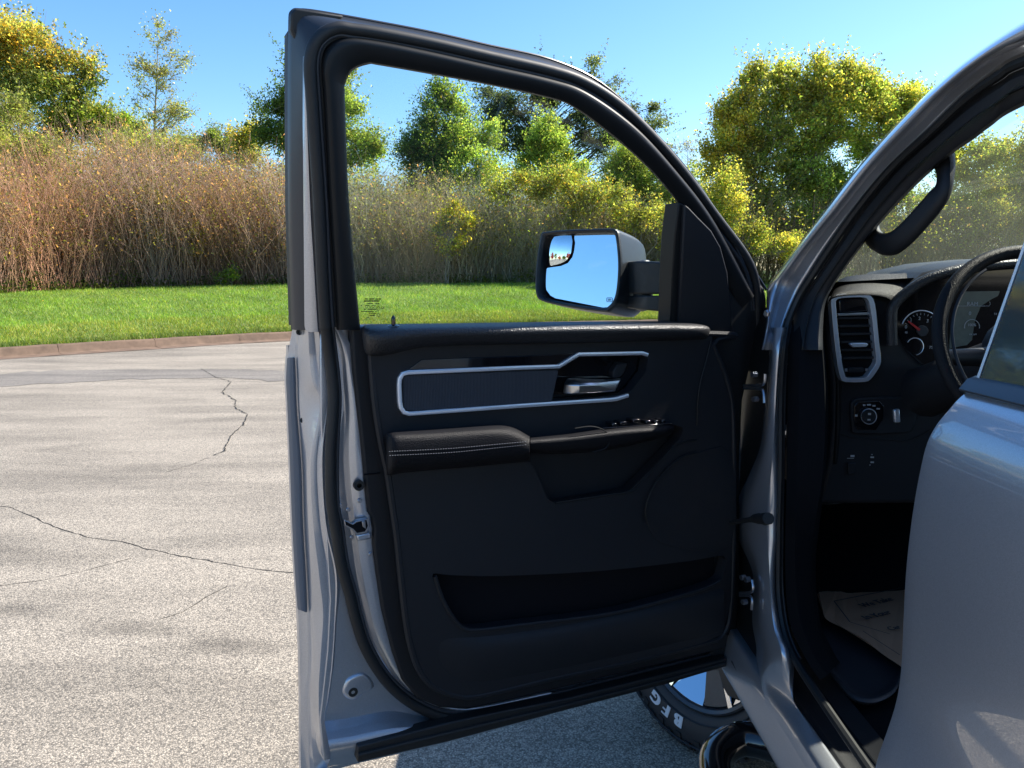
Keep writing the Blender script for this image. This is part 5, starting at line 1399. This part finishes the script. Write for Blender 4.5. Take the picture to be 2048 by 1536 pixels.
mb = MB(); mb.loft(rows); rdoor = T_(mb.build("rear_door", M['paint'], None, subsurf=1)); part(rdoor, "closed rear door beside the viewer")
def RP(o, label=None):
    o.parent = rdoor; o.matrix_parent_inverse = Matrix.Identity(4); return part(o, label)
top0 = FY(1935, 780, YB)
s2 = lambda z: top0.x + .012 + (z - top0.z) * .42
# belt moulding
mp_ = [FY(1949, 752, YB), FY(1929, 786, YB)]
zt, zb = mp_[0].z, mp_[1].z
rows = []
for y in (YB + .002, YB - .006, .6, .2, -.4):
    dz = (YB - y) * .012
    rows.append([(top0.x + .045, y, zt + .002 + dz), (mp_[0].x + .002, y, zt + dz), (mp_[0].x - .008, y, zt - .004 + dz), (mp_[1].x - .008 - .01 * (y < .9), y, zb + .004 + dz), (mp_[1].x + .004 - .01 * (y < .9), y, zb - .003 + dz), (mp_[1].x + .03, y, zb - .01 + dz)])
mb = MB(); mb.loft(rows); RP(mb.build("belt_moulding", M['molding'], None, bevel=.002), "satin black belt moulding")
# tilted glass and its front edge
A0 = FY(1956, 751, YB); A1 = FY(2037, 520, YB)
tl_ = (A1.x - A0.x) / (A1.z - A0.z)
xt = lambda z: A0.x + (z - A0.z) * tl_
zs = (A0.z - .01, A0.z + .25, A0.z + .52)
mb = MB(); mb.loft([[(xt(z), YB - .008, z) for z in zs], [(xt(z) - .004, YB - .012, z) for z in zs], [(xt(z) - .003, YB - .095, z) for z in zs], [(xt(z) + .01, YB - .097, z) for z in zs]])
RP(mb.build("window_applique", M['rearglass'], None, bevel=.001), "gloss black strip on the door's window frame")
mb = MB(); mb.loft([[(xt(z) + .002, YB - .10, z) for z in zs], [(xt(z) + .002, -.35, z) for z in zs]])
RP(mb.build("rear_window", M['rearglass'], None), "dark rear door window")
mb = MB(); mb.loft([[(xt(z) + .012, YB - .000, z) for z in zs], [(xt(z) + .002, YB + .001, z) for z in zs], [(xt(z) - .0045, YB - .005, z) for z in zs], [(xt(z) - .005, YB - .011, z) for z in zs]])
RP(mb.build("frame_edge", M['satin'], None), "front edge of the rear window frame, sky glint put in as silver")  # gloss edge coloured silver to stand for its sky reflection

# ------------------------------------------------------------------ dashboard
YD = 1.74
FYD = lambda y: (lambda px, py, o=0.0: FY(px, py, y - o))
NY = Vector((0, -1, 0))
def FP(name, px, y, depth, mat, label=None, curve=0, bevel=.003, par=None, seg=2):
    o = dprism(name, px, 0.0, depth, mat, None, fn=FYD(y), nrm=NY, bevel=bevel, curve=curve, seg=seg)
    o.parent = par if par else truck
    o.matrix_parent_inverse = Matrix.Identity(4) if par else Matrix.Translation(-truck.location)
    return part(o, label)
dash_px = [(1655, 612), (1664, 597), (1690, 589), (1745, 587), (1788, 600), (1850, 545), (1935, 526), (2048, 516), (2300, 506), (2700, 520), (2700, 1000), (1634, 1010), (1655, 930), (1664, 850), (1664, 760), (1656, 690)]
dash = FP("dashboard", dash_px, YD, .28, M['plastic'], "black dashboard", bevel=.012, seg=3)
FD = lambda *a, **k: FP(*a, par=dash, **k)
# long top pad reaching to the glass
mb = MB(); mb.loft([[(.76, 1.76, 1.522), (1.0, 1.76, 1.535), (2.35, 1.76, 1.535)], [(.76, 1.98, 1.515), (1.0, 1.98, 1.52), (2.35, 1.98, 1.52)], [(.76, 2.02, 1.40), (1.0, 2.02, 1.40), (2.35, 2.02, 1.40)]])
o = mb.build("dash_pad", M['pad'], None); o.parent = dash; part(o, "leather-look top pad of the dashboard")
vent_o = [(1663, 600), (1670, 592), (1684, 588), (1726, 587), (1742, 592), (1750, 608), (1754, 640), (1759, 690), (1762, 716), (1761, 729), (1752, 745), (1741, 759), (1729, 764), (1692, 764), (1682, 757), (1675, 728), (1668, 670), (1664, 625)]
vent_i = [(1672, 602), (1680, 597), (1690, 595.5), (1723, 594.5), (1735, 598), (1740, 610), (1745, 640), (1750, 690), (1753, 716), (1752, 727), (1745, 738), (1736, 751), (1727, 756), (1696, 756), (1690, 750), (1684, 725), (1677, 670), (1673, 625)]
vf = holed_panel("vent_frame", vent_o, [vent_i], 0.0, .02, M['satin'], bevel=.0025, fn=FYD(YD - .028), nrm=NY, curve=2, hole_curve=2)
vf.parent = dash; part(vf, "satin silver frame of the side air vent")
FD("vent_back", vent_i, YD - .002, .004, M['dark'], bevel=0)
FD("vent_gloss_cell", [(1678, 600), (1727, 597), (1737, 622), (1680, 626)], YD - .016, .01, M['gloss'], label="gloss black cell at the vent's top", bevel=.002)
for i in range(6):
    y0 = 634 + i * 16; x0 = 1678 + i * 1.6; x1 = 1742 + i * 1.6
    FD("vent_slat", [(x0, y0), (x1, y0 - 1), (x1, y0 + 4), (x0, y0 + 5)], YD - .016, .014, M['plastic'], bevel=.001)
FD("vent_bar", [(1677, 627), (1738, 625), (1740, 630), (1678, 632)], YD - .022, .01, M['satinlit'], label="silver bar across the vent", bevel=.001)
FD("vent_tab", [(1700, 688), (1704, 686), (1734, 686), (1737, 689), (1733, 694), (1706, 694.5)], YD - .034, .012, M['satin'], label="silver vent tab", bevel=.0015)
FD("vent_wheel", [(1698, 736), (1728, 735), (1728, 744), (1698, 745)], YD - .024, .012, M['plastic'], bevel=.002)
for r in ((1690, 737, 1695, 743), (1731, 737, 1737, 742)):
    FD("vent_symbol", [(r[0], r[1]), (r[2], r[1]), (r[2], r[3]), (r[0], r[3])], YD - .021, .002, M['thread'], bevel=0)
rb = [(1664, 580), (1676, 562), (1700, 552), (1745, 548), (1800, 547), (1835, 542)]
rf = [(1656, 604), (1664, 592), (1688, 586), (1735, 584), (1775, 590), (1790, 606)]
mb = MB(); mb.loft([[FY(x, y, YD + .08) for x, y in cr(rb, 4)], [FY(x, y + 2, YD + .03) for x, y in cr(mixE(rb, rf, .3), 4)], [FY(x, y, YD - .03) for x, y in cr(rf, 4)], [FY(x, y + 6, YD - .03) for x, y in cr(rf, 4)]])
o = mb.build("dash_corner", M['leather'], None, subsurf=1); o.parent = dash; part(o, "sunlit sloping corner of the dashboard")
for i in range(34):
    x = .86 + i * .022
    mb = MB(); mb.box((x, 1.925, 1.527), (.004, .045, .006)); o = mb.build("defroster_slat", M['molding'], None, smooth=False); o.parent = dash
# instrument hood and cluster
mb = MB(); hood = cr([(1784, 690), (1783, 640), (1787, 612), (1812, 586), (1860, 556), (1935, 537), (2048, 527), (2250, 520)], 5)
mb.tube([FY(x, y, YD - .03) for x, y in hood], .012, n=10); o = mb.build("instrument_hood", M['pad'], None); o.parent = dash; part(o, "padded hood over the instruments")
mb = MB(); mb.loft([[FY(x, y + 4, YD - .03) for x, y in hood], [FY(x, y - 10, YD + .06) for x, y in hood], [FY(x, y - 10, YD + .2) for x, y in hood]]); o = mb.build("instrument_hood_top", M['pad'], None); o.parent = dash
FD("cluster_face", [(1790, 625), (1796, 610), (1818, 592), (1865, 562), (1935, 543), (2048, 533), (2250, 530), (2250, 730), (2048, 745), (1900, 745), (1870, 740), (1838, 725), (1812, 700), (1798, 670)], YD - .004, .006, M['gloss'], label="gloss black instrument face", bevel=0)
GA = lambda cx, cy, r, a0, a1, n=24: [(cx + r * math.cos(R(a)), cy - r * math.sin(R(a))) for a in np.linspace(a0, a1, n)]
def FT(name, px, y, rad, mat, label=None):
    m = MB(); m.tube([FY(a, b, y) for a, b in px], rad, n=6); o = m.build(name, mat, None); o.parent = dash; return part(o, label)
FT("gauge_ring", GA(1843, 662, 41, 160, 20), YD - .008, .0016, M['satin'], "bright ring of the rev counter")
FT("gauge_ring", GA(1830, 693, 17, 150, -80), YD - .008, .0010, M['satin'], "ring of the small fuel gauge")
FD("gauge_hub", GA(1846, 662, 11, 0, 345, 18), YD - .012, .006, M['molding'], label="hub of the rev counter", bevel=.001)
FD("gauge_needle", [(1816, 643.5), (1818, 641.5), (1841, 658), (1838, 662)], YD - .013, .002, M['red'], label="red needle of the rev counter", bevel=0)
tick = MB()
for a in np.linspace(155, 30, 11):
    p1 = GA(1843, 662, 36, a, a, 1)[0]; p2 = GA(1843, 662, 32, a, a, 1)[0]
    tick.tube([FY(*p1, YD - .0065), FY(*p2, YD - .0065)], .0006, n=4)
o = tick.build("gauge_ticks", M['white'], None); o.parent = dash
X_, Z_ = (1, 0, 0), (0, 0, 1)
o = texts("gauge_numerals", [("0", .011, FY(1812, 654, YD - .0075), X_, Z_), ("1", .011, FY(1822, 642, YD - .0075), X_, Z_), ("2", .011, FY(1839, 637, YD - .0075), X_, Z_), ("3", .011, FY(1855, 642, YD - .0075), X_, Z_), ("10", .007, FY(1812, 665, YD - .0075), X_, Z_)], M['white']); o.parent = dash; part(o, "white numerals of the rev counter")
disp_m = pmat("display_glare", (0.14, 0.16, 0.14), 0.25, var=.4, varscale=30)  # reflection on the black screen put into a grey base colour
FD("display", [(1899, 698), (1902, 650), (1912, 618), (1927, 583), (2000, 582), (1996, 592), (1984, 598), (1962, 612), (1950, 640), (1944, 680), (1934, 690), (1922, 692)], YD - .007, .002, disp_m, label="centre display with its glare put into the colour", bevel=0)
o = texts("display_print", [("RAM", .013, FY(1945, 608, YD - .0095), X_, Z_), ("0", .012, FY(1940, 627, YD - .0095), X_, Z_), ("100%", .009, FY(1944, 650, YD - .0095), X_, Z_), ("OIL LIFE", .005, FY(1946, 669, YD - .0095), X_, Z_), ("54", .007, FY(1991, 628, YD - .0095), X_, Z_), ("75", .009, FY(1862, 695, YD - .0095), X_, Z_)], M['white']); o.parent = dash; part(o, "white print on the display")
FT("display_bracket", [(1912, 612), (1978, 612), (1981, 608), (1979, 603)], YD - .0095, .0006, M['white'])
FT("display_arc", GA(1944, 654, 15, 190, -10, 14), YD - .0095, .0009, M['white'])
# light switch panel
ls = [(1702, 810), (1708, 800), (1724, 796), (1818, 795), (1831, 803), (1834, 832), (1828, 854), (1812, 867), (1716, 869), (1704, 857)]
FD("switch_bezel", ls, YD - .010, .02, M['plastic'], label="bezel of the light switch panel", bevel=.004, curve=2)
FD("switch_face", [(1709, 812), (1715, 804), (1758, 802), (1768, 812), (1767, 838), (1752, 860), (1716, 860), (1709, 850)], YD - .0125, .004, M['gloss'], label="light switch face", bevel=.001)
FT("switch_ring", GA(1738, 833, 15, 0, 360, 28), YD - .020, .0012, M['satin'], "bright ring of the light switch knob")
FD("switch_knob", GA(1738, 833, 14, 0, 348, 24), YD - .024, .016, M['plastic'], label="round light switch knob", bevel=.002)
FD("dimmer_wheel", [(1788, 820), (1800, 818), (1802, 845), (1790, 846)], YD - .018, .01, M['satin'], label="dimmer thumb wheel", bevel=.003)
sym = MB()
for (x, y, w, h) in [(1710, 829, 5, 4), (1726, 809, 5, 3), (1734, 808, 8, 3), (1745, 810, 6, 3), (1753, 816, 7, 3), (1736, 826, 6, 4), (1735, 838, 6, 3), (1701, 910, 8, 4), (1694, 916, 14, 1), (1741, 913, 7, 3), (1741, 923, 7, 3), (1743, 908, 2, 2), (1739, 929, 2, 2)]:
    dz = YD - .0245 if 1730 < x < 1745 and 822 < y < 842 else (YD - .0145 if y < 860 else YD - .0015)
    sym.add([FY(x, y, dz), FY(x + w, y, dz), FY(x + w, y + h, dz), FY(x, y + h, dz)], [(0, 1, 2, 3)])
o = sym.build("switch_symbols", M['white'], None, smooth=False); o.parent = dash; part(o, "small white symbols on the switches")
FT("dash_seam", [(1670, 880), (1682, 868), (1700, 875), (1810, 882), (1840, 872), (1860, 860)], YD - .001, .0015, M['trimblack'])
FD("dash_side_edge", [(1664, 600), (1672, 640), (1679, 700), (1686, 770), (1682, 860), (1676, 930), (1668, 930), (1673, 860), (1674, 770), (1668, 700), (1660, 640)], YD - .006, .02, M['trimblack'], bevel=.004)
FD("brake_release", [(1696, 926), (1712, 926), (1712, 948), (1696, 950)], YD - .006, .01, M['plastic'], label="parking brake switch", bevel=.002)
mb = MB(); mb.tube([FY(1640, 1007, 1.80), FY(1660, 1006, 1.77), FY(1680, 1004, 1.76), FY(1693, 1003, 1.76)], [.002, .003, .004, .003], n=8)
part(T_(mb.build("bonnet_release", M['steel'], None)), "silver release lever under the dash")

# steering wheel
wc = FY(2086, 694, 1.34); tl = R(24)
wx = Vector((1, 0, 0)); wy = Vector((0, math.sin(tl), math.cos(tl))); wn_ = Vector((0, -math.cos(tl), math.sin(tl)))
ring = [wc + (wx * math.cos(a) + wy * math.sin(a)) * .188 for a in np.linspace(0, 2 * math.pi, 65)]
mb = MB(); mb.tube(ring, .0128, n=14, caps=False)
sw = T_(mb.build("steering_wheel", M['leather'], None)); part(sw, "black leather steering wheel")
mb = MB(); mb.tube([wc + (wx * math.cos(a) + wy * math.sin(a)) * .170 + wn_ * .010 for a in np.linspace(R(120), R(240), 30)], .003, n=6); o = mb.build("rim_insert", M['molding'], None); o.parent = sw; part(o, "thin silver insert in the wheel rim")
mb = MB()
for a in (R(185), R(-5), R(262), R(278)):
    e = wc + (wx * math.cos(a) + wy * math.sin(a)) * .18 - wn_ * .012; mb.tube([wc - wn_ * .035, wc.lerp(e, .5) - wn_ * .03, e], [.03, .018, .014], n=10)
mb.tube([wc - wn_ * .06, wc - wn_ * .01, wc + wn_ * .0], [.075, .075, .055], n=20)
o = mb.build("wheel_hub", M['plastic'], None); o.parent = sw
mb = MB(); mb.tube([wc - wn_ * .05, wc + Vector((0, .36, -.14))], [.05, .06], n=14); o = mb.build("steering_column", M['plastic'], None); o.parent = sw

# ------------------------------------------------------------------ wheel
WC = Vector((.646, 2.281, .402)); wa = R(34.3); wr_ = .139
wn2 = Vector((-math.cos(wa) * math.cos(wr_), -math.sin(wa) * math.cos(wr_), math.sin(wr_))); wt2 = Vector((-math.sin(wa), math.cos(wa), 0)); wz = wn2.cross(wt2); wz = wz if wz.z > 0 else -wz
def WP(r, a, o=0.0):   # a clockwise from the top as seen from outside (front of the car = wt2 is on the left)
    return WC + (wz * math.cos(a) + wt2 * -math.sin(a) * -1 * -1) * r + wn2 * o
# seen from outside the left wheel, the car's front is to the left; clockwise from top goes towards the rear
def WP(r, a, o=0.0):
    return WC + (wz * math.cos(a) - wt2 * math.sin(a)) * r + wn2 * o
def rev(profile, n=72):
    m = MB(); m.loft([[WP(r, 2 * math.pi * i / n, o) for r, o in profile] for i in range(n)] + [[WP(r, 0, o) for r, o in profile]]); return m
TR, RR = .400, .262
tp = [(RR, -.20), (RR + .02, -.235), (TR - .04, -.24), (TR - .006, -.215), (TR - .006, -.11), (TR - .006, -.015), (TR - .02, .008), (TR - .05, .018), (RR + .05, .020), (RR + .02, .010), (RR + .004, -.002), (RR - .004, -.02)]
tyre = T_(rev(tp).build("front_wheel", M['rubbertyre'], None)); part(tyre, "front wheel turned outward, black tyre with white lettering")
def WPart(o, label=None):
    o.parent = tyre; return part(o, label)
mb = MB()
nb_ = 58
for i in range(nb_):
    for (o0, o1, ph) in ((-.235, -.165, 0), (-.155, -.085, .5), (-.075, -.006, 0.15)):
        a0 = 2 * math.pi * (i + ph) / nb_; a1 = a0 + 2 * math.pi * .62 / nb_
        rr0, rr1 = TR - .012, TR + .004
        mb.add([WP(rr0, a0, o0), WP(rr0, a0, o1), WP(rr1, a0, o1), WP(rr1, a0, o0), WP(rr0, a1, o0), WP(rr0, a1 + .01, o1), WP(rr1, a1 + .01, o1), WP(rr1, a1, o0)],
               [(0, 1, 2, 3), (4, 7, 6, 5), (0, 4, 5, 1), (3, 2, 6, 7), (0, 3, 7, 4), (1, 5, 6, 2)])
    a0 = 2 * math.pi * (i + .15) / nb_; a1 = a0 + 2 * math.pi * .55 / nb_
    if True:
        r0, r1 = TR - (.045 if i % 2 else .03), TR - .004
        mb.add([WP(r0, a0, .012), WP(r0, a1, .012), WP(r1, a1, -.004), WP(r1, a0, -.004), WP(r0, a0, .021), WP(r0, a1, .021), WP(r1, a1, .006), WP(r1, a0, .006)],
               [(4, 5, 6, 7), (0, 1, 5, 4), (1, 2, 6, 5), (2, 3, 7, 6), (3, 0, 4, 7)])
WPart(mb.build("tread", M['rubbertyre'], None, smooth=False), "chunky tread blocks")
for rr_ in (RR + .035, RR + .115):
    mb = rev([(rr_ - .003, .018), (rr_, .023), (rr_ + .003, .018)]); WPart(mb.build("sidewall_rib", M['rubbertyre'], None))
mb = MB()
def wangle(px, py):
    p = hit(px, py, WC + wn2 * .02, wn2) - WC
    return math.atan2(-p.dot(wt2), p.z), math.hypot(p.dot(wt2), p.z)
aB, rB = wangle(1361, 1426); aG, rG = wangle(1328, 1392)
aF, rF = wangle(1345, 1411)
rl = RR + .054; LETM = pmat("white_tyre_letters", (.6, .62, .66), .6)
d_ = (aG - aB) / 2
if abs(d_) > 1: d_ = .14
for ch, a in (("B", wangle(1360, 1427)[0]), ("F", wangle(1338, 1408)[0]), ("G", wangle(1320, 1384)[0])):
    right = (WP(rl, a + .01) - WP(rl, a - .01)).normalized(); upv = (WP(rl + .01, a) - WP(rl, a)).normalized()
    mb = MB()
    v, f = text_geo(ch, .058, WP(rl, a, .0215), right, upv, .002); 
    # embolden: stretch along the arc
    mb.add(v, f)
    for dd in (-.0045, .0045, -.003, .003, -.0015, .0015):
        v2, f2 = text_geo(ch, .058, WP(rl, a, .0215 - abs(dd) * .1) + right * dd, right, upv, .0018); mb.add(v2, f2)
    WPart(mb.build("tyre_letter", LETM, None, smooth=False), "raised white letter " + ch)
# rim
WPart(rev([(RR - .002, -.03), (RR + .004, .006), (RR - .002, .010), (RR - .012, .004), (RR - .018, -.012), (RR - .02, -.05), (RR - .03, -.19)]).build("rim", M['rimdark'], None), "dark grey rim barrel")
WPart(rev([(.03, -.05), (RR - .02, -.16), (RR - .02, -.17)]).build("brake_disc", M['dark'], None))
def wedge(a0, a1, r0, r1, o0, o1, mat, name, label=None, taper=.35, n=6, bev=.002):
    m = MB(); A_ = []
    am = (a0 + a1) / 2
    rim_ = [(r1, a) for a in np.linspace(a0, a1, n)]
    hub_ = [(r0, am + (a1 - a0) * taper * s) for s in (.5, -.5)]
    f_ = [WP(r, a, o1 if r == r1 else o0) for r, a in rim_ + hub_]
    b_ = [WP(r, a, (o1 if r == r1 else o0) - .03) for r, a in rim_ + hub_]
    m.prism(f_, b_); return WPart(m.build(name, mat, None, bevel=bev), label)
aS, _ = wangle(1418, 1400)
for i in range(6):
    a = aS + i * math.pi / 3
    wedge(a - .20, a + .20, .06, RR - .02, -.035, -.002, M['rimdark'], "spoke", None, taper=.9)
    wedge(a + .22, a + .76, .075, RR - .016, -.11, -.002, M['chrome'], "spoke_facet", None, taper=.25)
    wedge(a - .275, a - .205, .06, RR - .014, -.04, .000, M['chrome'], "spoke_edge", None, taper=.9, n=3, bev=.0)
mb = MB(); mb.tube([WP(0, 0, -.04), WP(0, 0, .01), WP(0, 0, .016)], [.07, .07, .055], n=28); WPart(mb.build("hub_cap", M['rimdark'], None))
# far wheels carry the shadow under the truck
mb = MB(); mb.tube([(2.35, 2.45, .40), (2.6, 2.45, .40)], .40, n=32); part(T_(mb.build("far_wheel", M['rubbertyre'], None)), "far side front wheel")

# step bar
mb = MB()
bar = [(.72, 1.74, .35), (.63, 1.79, .34), (.555, 1.75, .325), (.525, 1.66, .318), (.52, 1.5, .316), (.52, 1.0, .316), (.52, .4, .316), (.52, -.4, .316)]
mb.tube(cr(bar, 5), .043, n=18)
sb = T_(mb.build("step_bar", M['bar'], None)); part(sb, "gloss black step bar under the sill")
mb = MB(); mb.loft([[(.475, y, .358), (.49, y, .372), (.58, y, .372), (.595, y, .358)] for y in (1.56, 1.585, .4, .39)]); o = mb.build("step_pad", M['rubber'], None, solid=.006); o.parent = sb; part(o, "ribbed tread pad")
mb = MB(); mb.box((1.55, 1.1, .42), (1.5, 3.6, .12)); T_(mb.build("underbody", M['dark'], None))

# ================================================================== THINGS INSIDE THE CAB
mp = [(1597, 1218), (1595, 1236), (1604, 1274), (1641, 1330), (1679, 1377), (1704, 1403), (1734, 1413), (1762, 1409), (1790, 1392), (1812, 1360), (1900, 1300), (1960, 1200), (1900, 1100), (1700, 1090), (1640, 1120), (1611, 1180)]
mpc = cr(mp, 4, closed=True)
P_ = [GZ(x, y, .632) for x, y in mpc]; c_ = sum(P_, Vector()) / len(P_)
rows = [[Vector((p.x, p.y, .612)) for p in P_], [p + Vector((0, 0, .012)) for p in P_], [c_ + (p - c_) * .96 + Vector((0, 0, .014)) for p in P_], [c_ + (p - c_) * .86 + Vector((0, 0, -.004)) for p in P_], [c_ + (p - c_) * .80 + Vector((0, 0, -.006)) for p in P_]]
mb = MB(); mb.loft(rows, closed=True, caps=True)
fm = mb.build("floor_mat", M['matrub'], None, subsurf=1); tag(fm, "black rubber floor mat with raised lip in the driver's footwell", "floor mat")
pp = [(1633, 1164), (1679, 1166), (1729, 1152), (1809, 1139), (1900, 1122), (1980, 1180), (1930, 1420), (1870, 1390), (1800, 1332), (1748, 1292), (1720, 1277), (1679, 1249), (1652, 1240), (1645, 1222)]
pz = .652
P_ = [GZ(x, y, pz) for x, y in cr(pp, 3, closed=True)]
for i, p in enumerate(P_): p.z += .004 * math.sin(i * .9)
mb = MB(); mb.prism(P_, [p - Vector((0, 0, .001)) for p in P_])
pm_ = mb.build("paper_mat", M['paper'], None, smooth=False); tag(pm_, "brown paper protective mat with dark print lying on the rubber floor mat", "paper mat")
ik = MB()
def gline(a, b, w):
    A_, B_ = GZ(*a, pz + .007), GZ(*b, pz + .007); t = (B_ - A_).normalized(); s = Vector((-t.y, t.x, 0)) * w; ik.add([A_ + s, B_ + s, B_ - s, A_ - s], [(0, 1, 2, 3)])
gline((1668, 1202), (1810, 1174), .0015); gline((1668, 1202), (1700, 1244), .0015); gline((1700, 1244), (1780, 1268), .0012); gline((1726, 1262), (1800, 1310), .0012)
for txt, (xa, ya), (xb, yb), sz in (("We Take", (1722, 1212), (1800, 1193), .030), ("In Your", (1727, 1236), (1803, 1218), .030), ("Car", (1776, 1258), (1806, 1252), .024)):
    A_, B_ = GZ(xa, ya, pz + .0072), GZ(xb, yb, pz + .0072); X_v = (B_ - A_).normalized(); Y_v = Vector((-X_v.y, X_v.x, 0))
    v, f = text_geo(txt, sz, A_, X_v, Y_v, .0004, 'LEFT'); ik.add(v, f)
    v, f = text_geo(txt, sz, A_ + X_v * .0015, X_v, Y_v, .0003, 'LEFT'); ik.add(v, f)
o = ik.build("print", M['ink'], pm_, smooth=False)
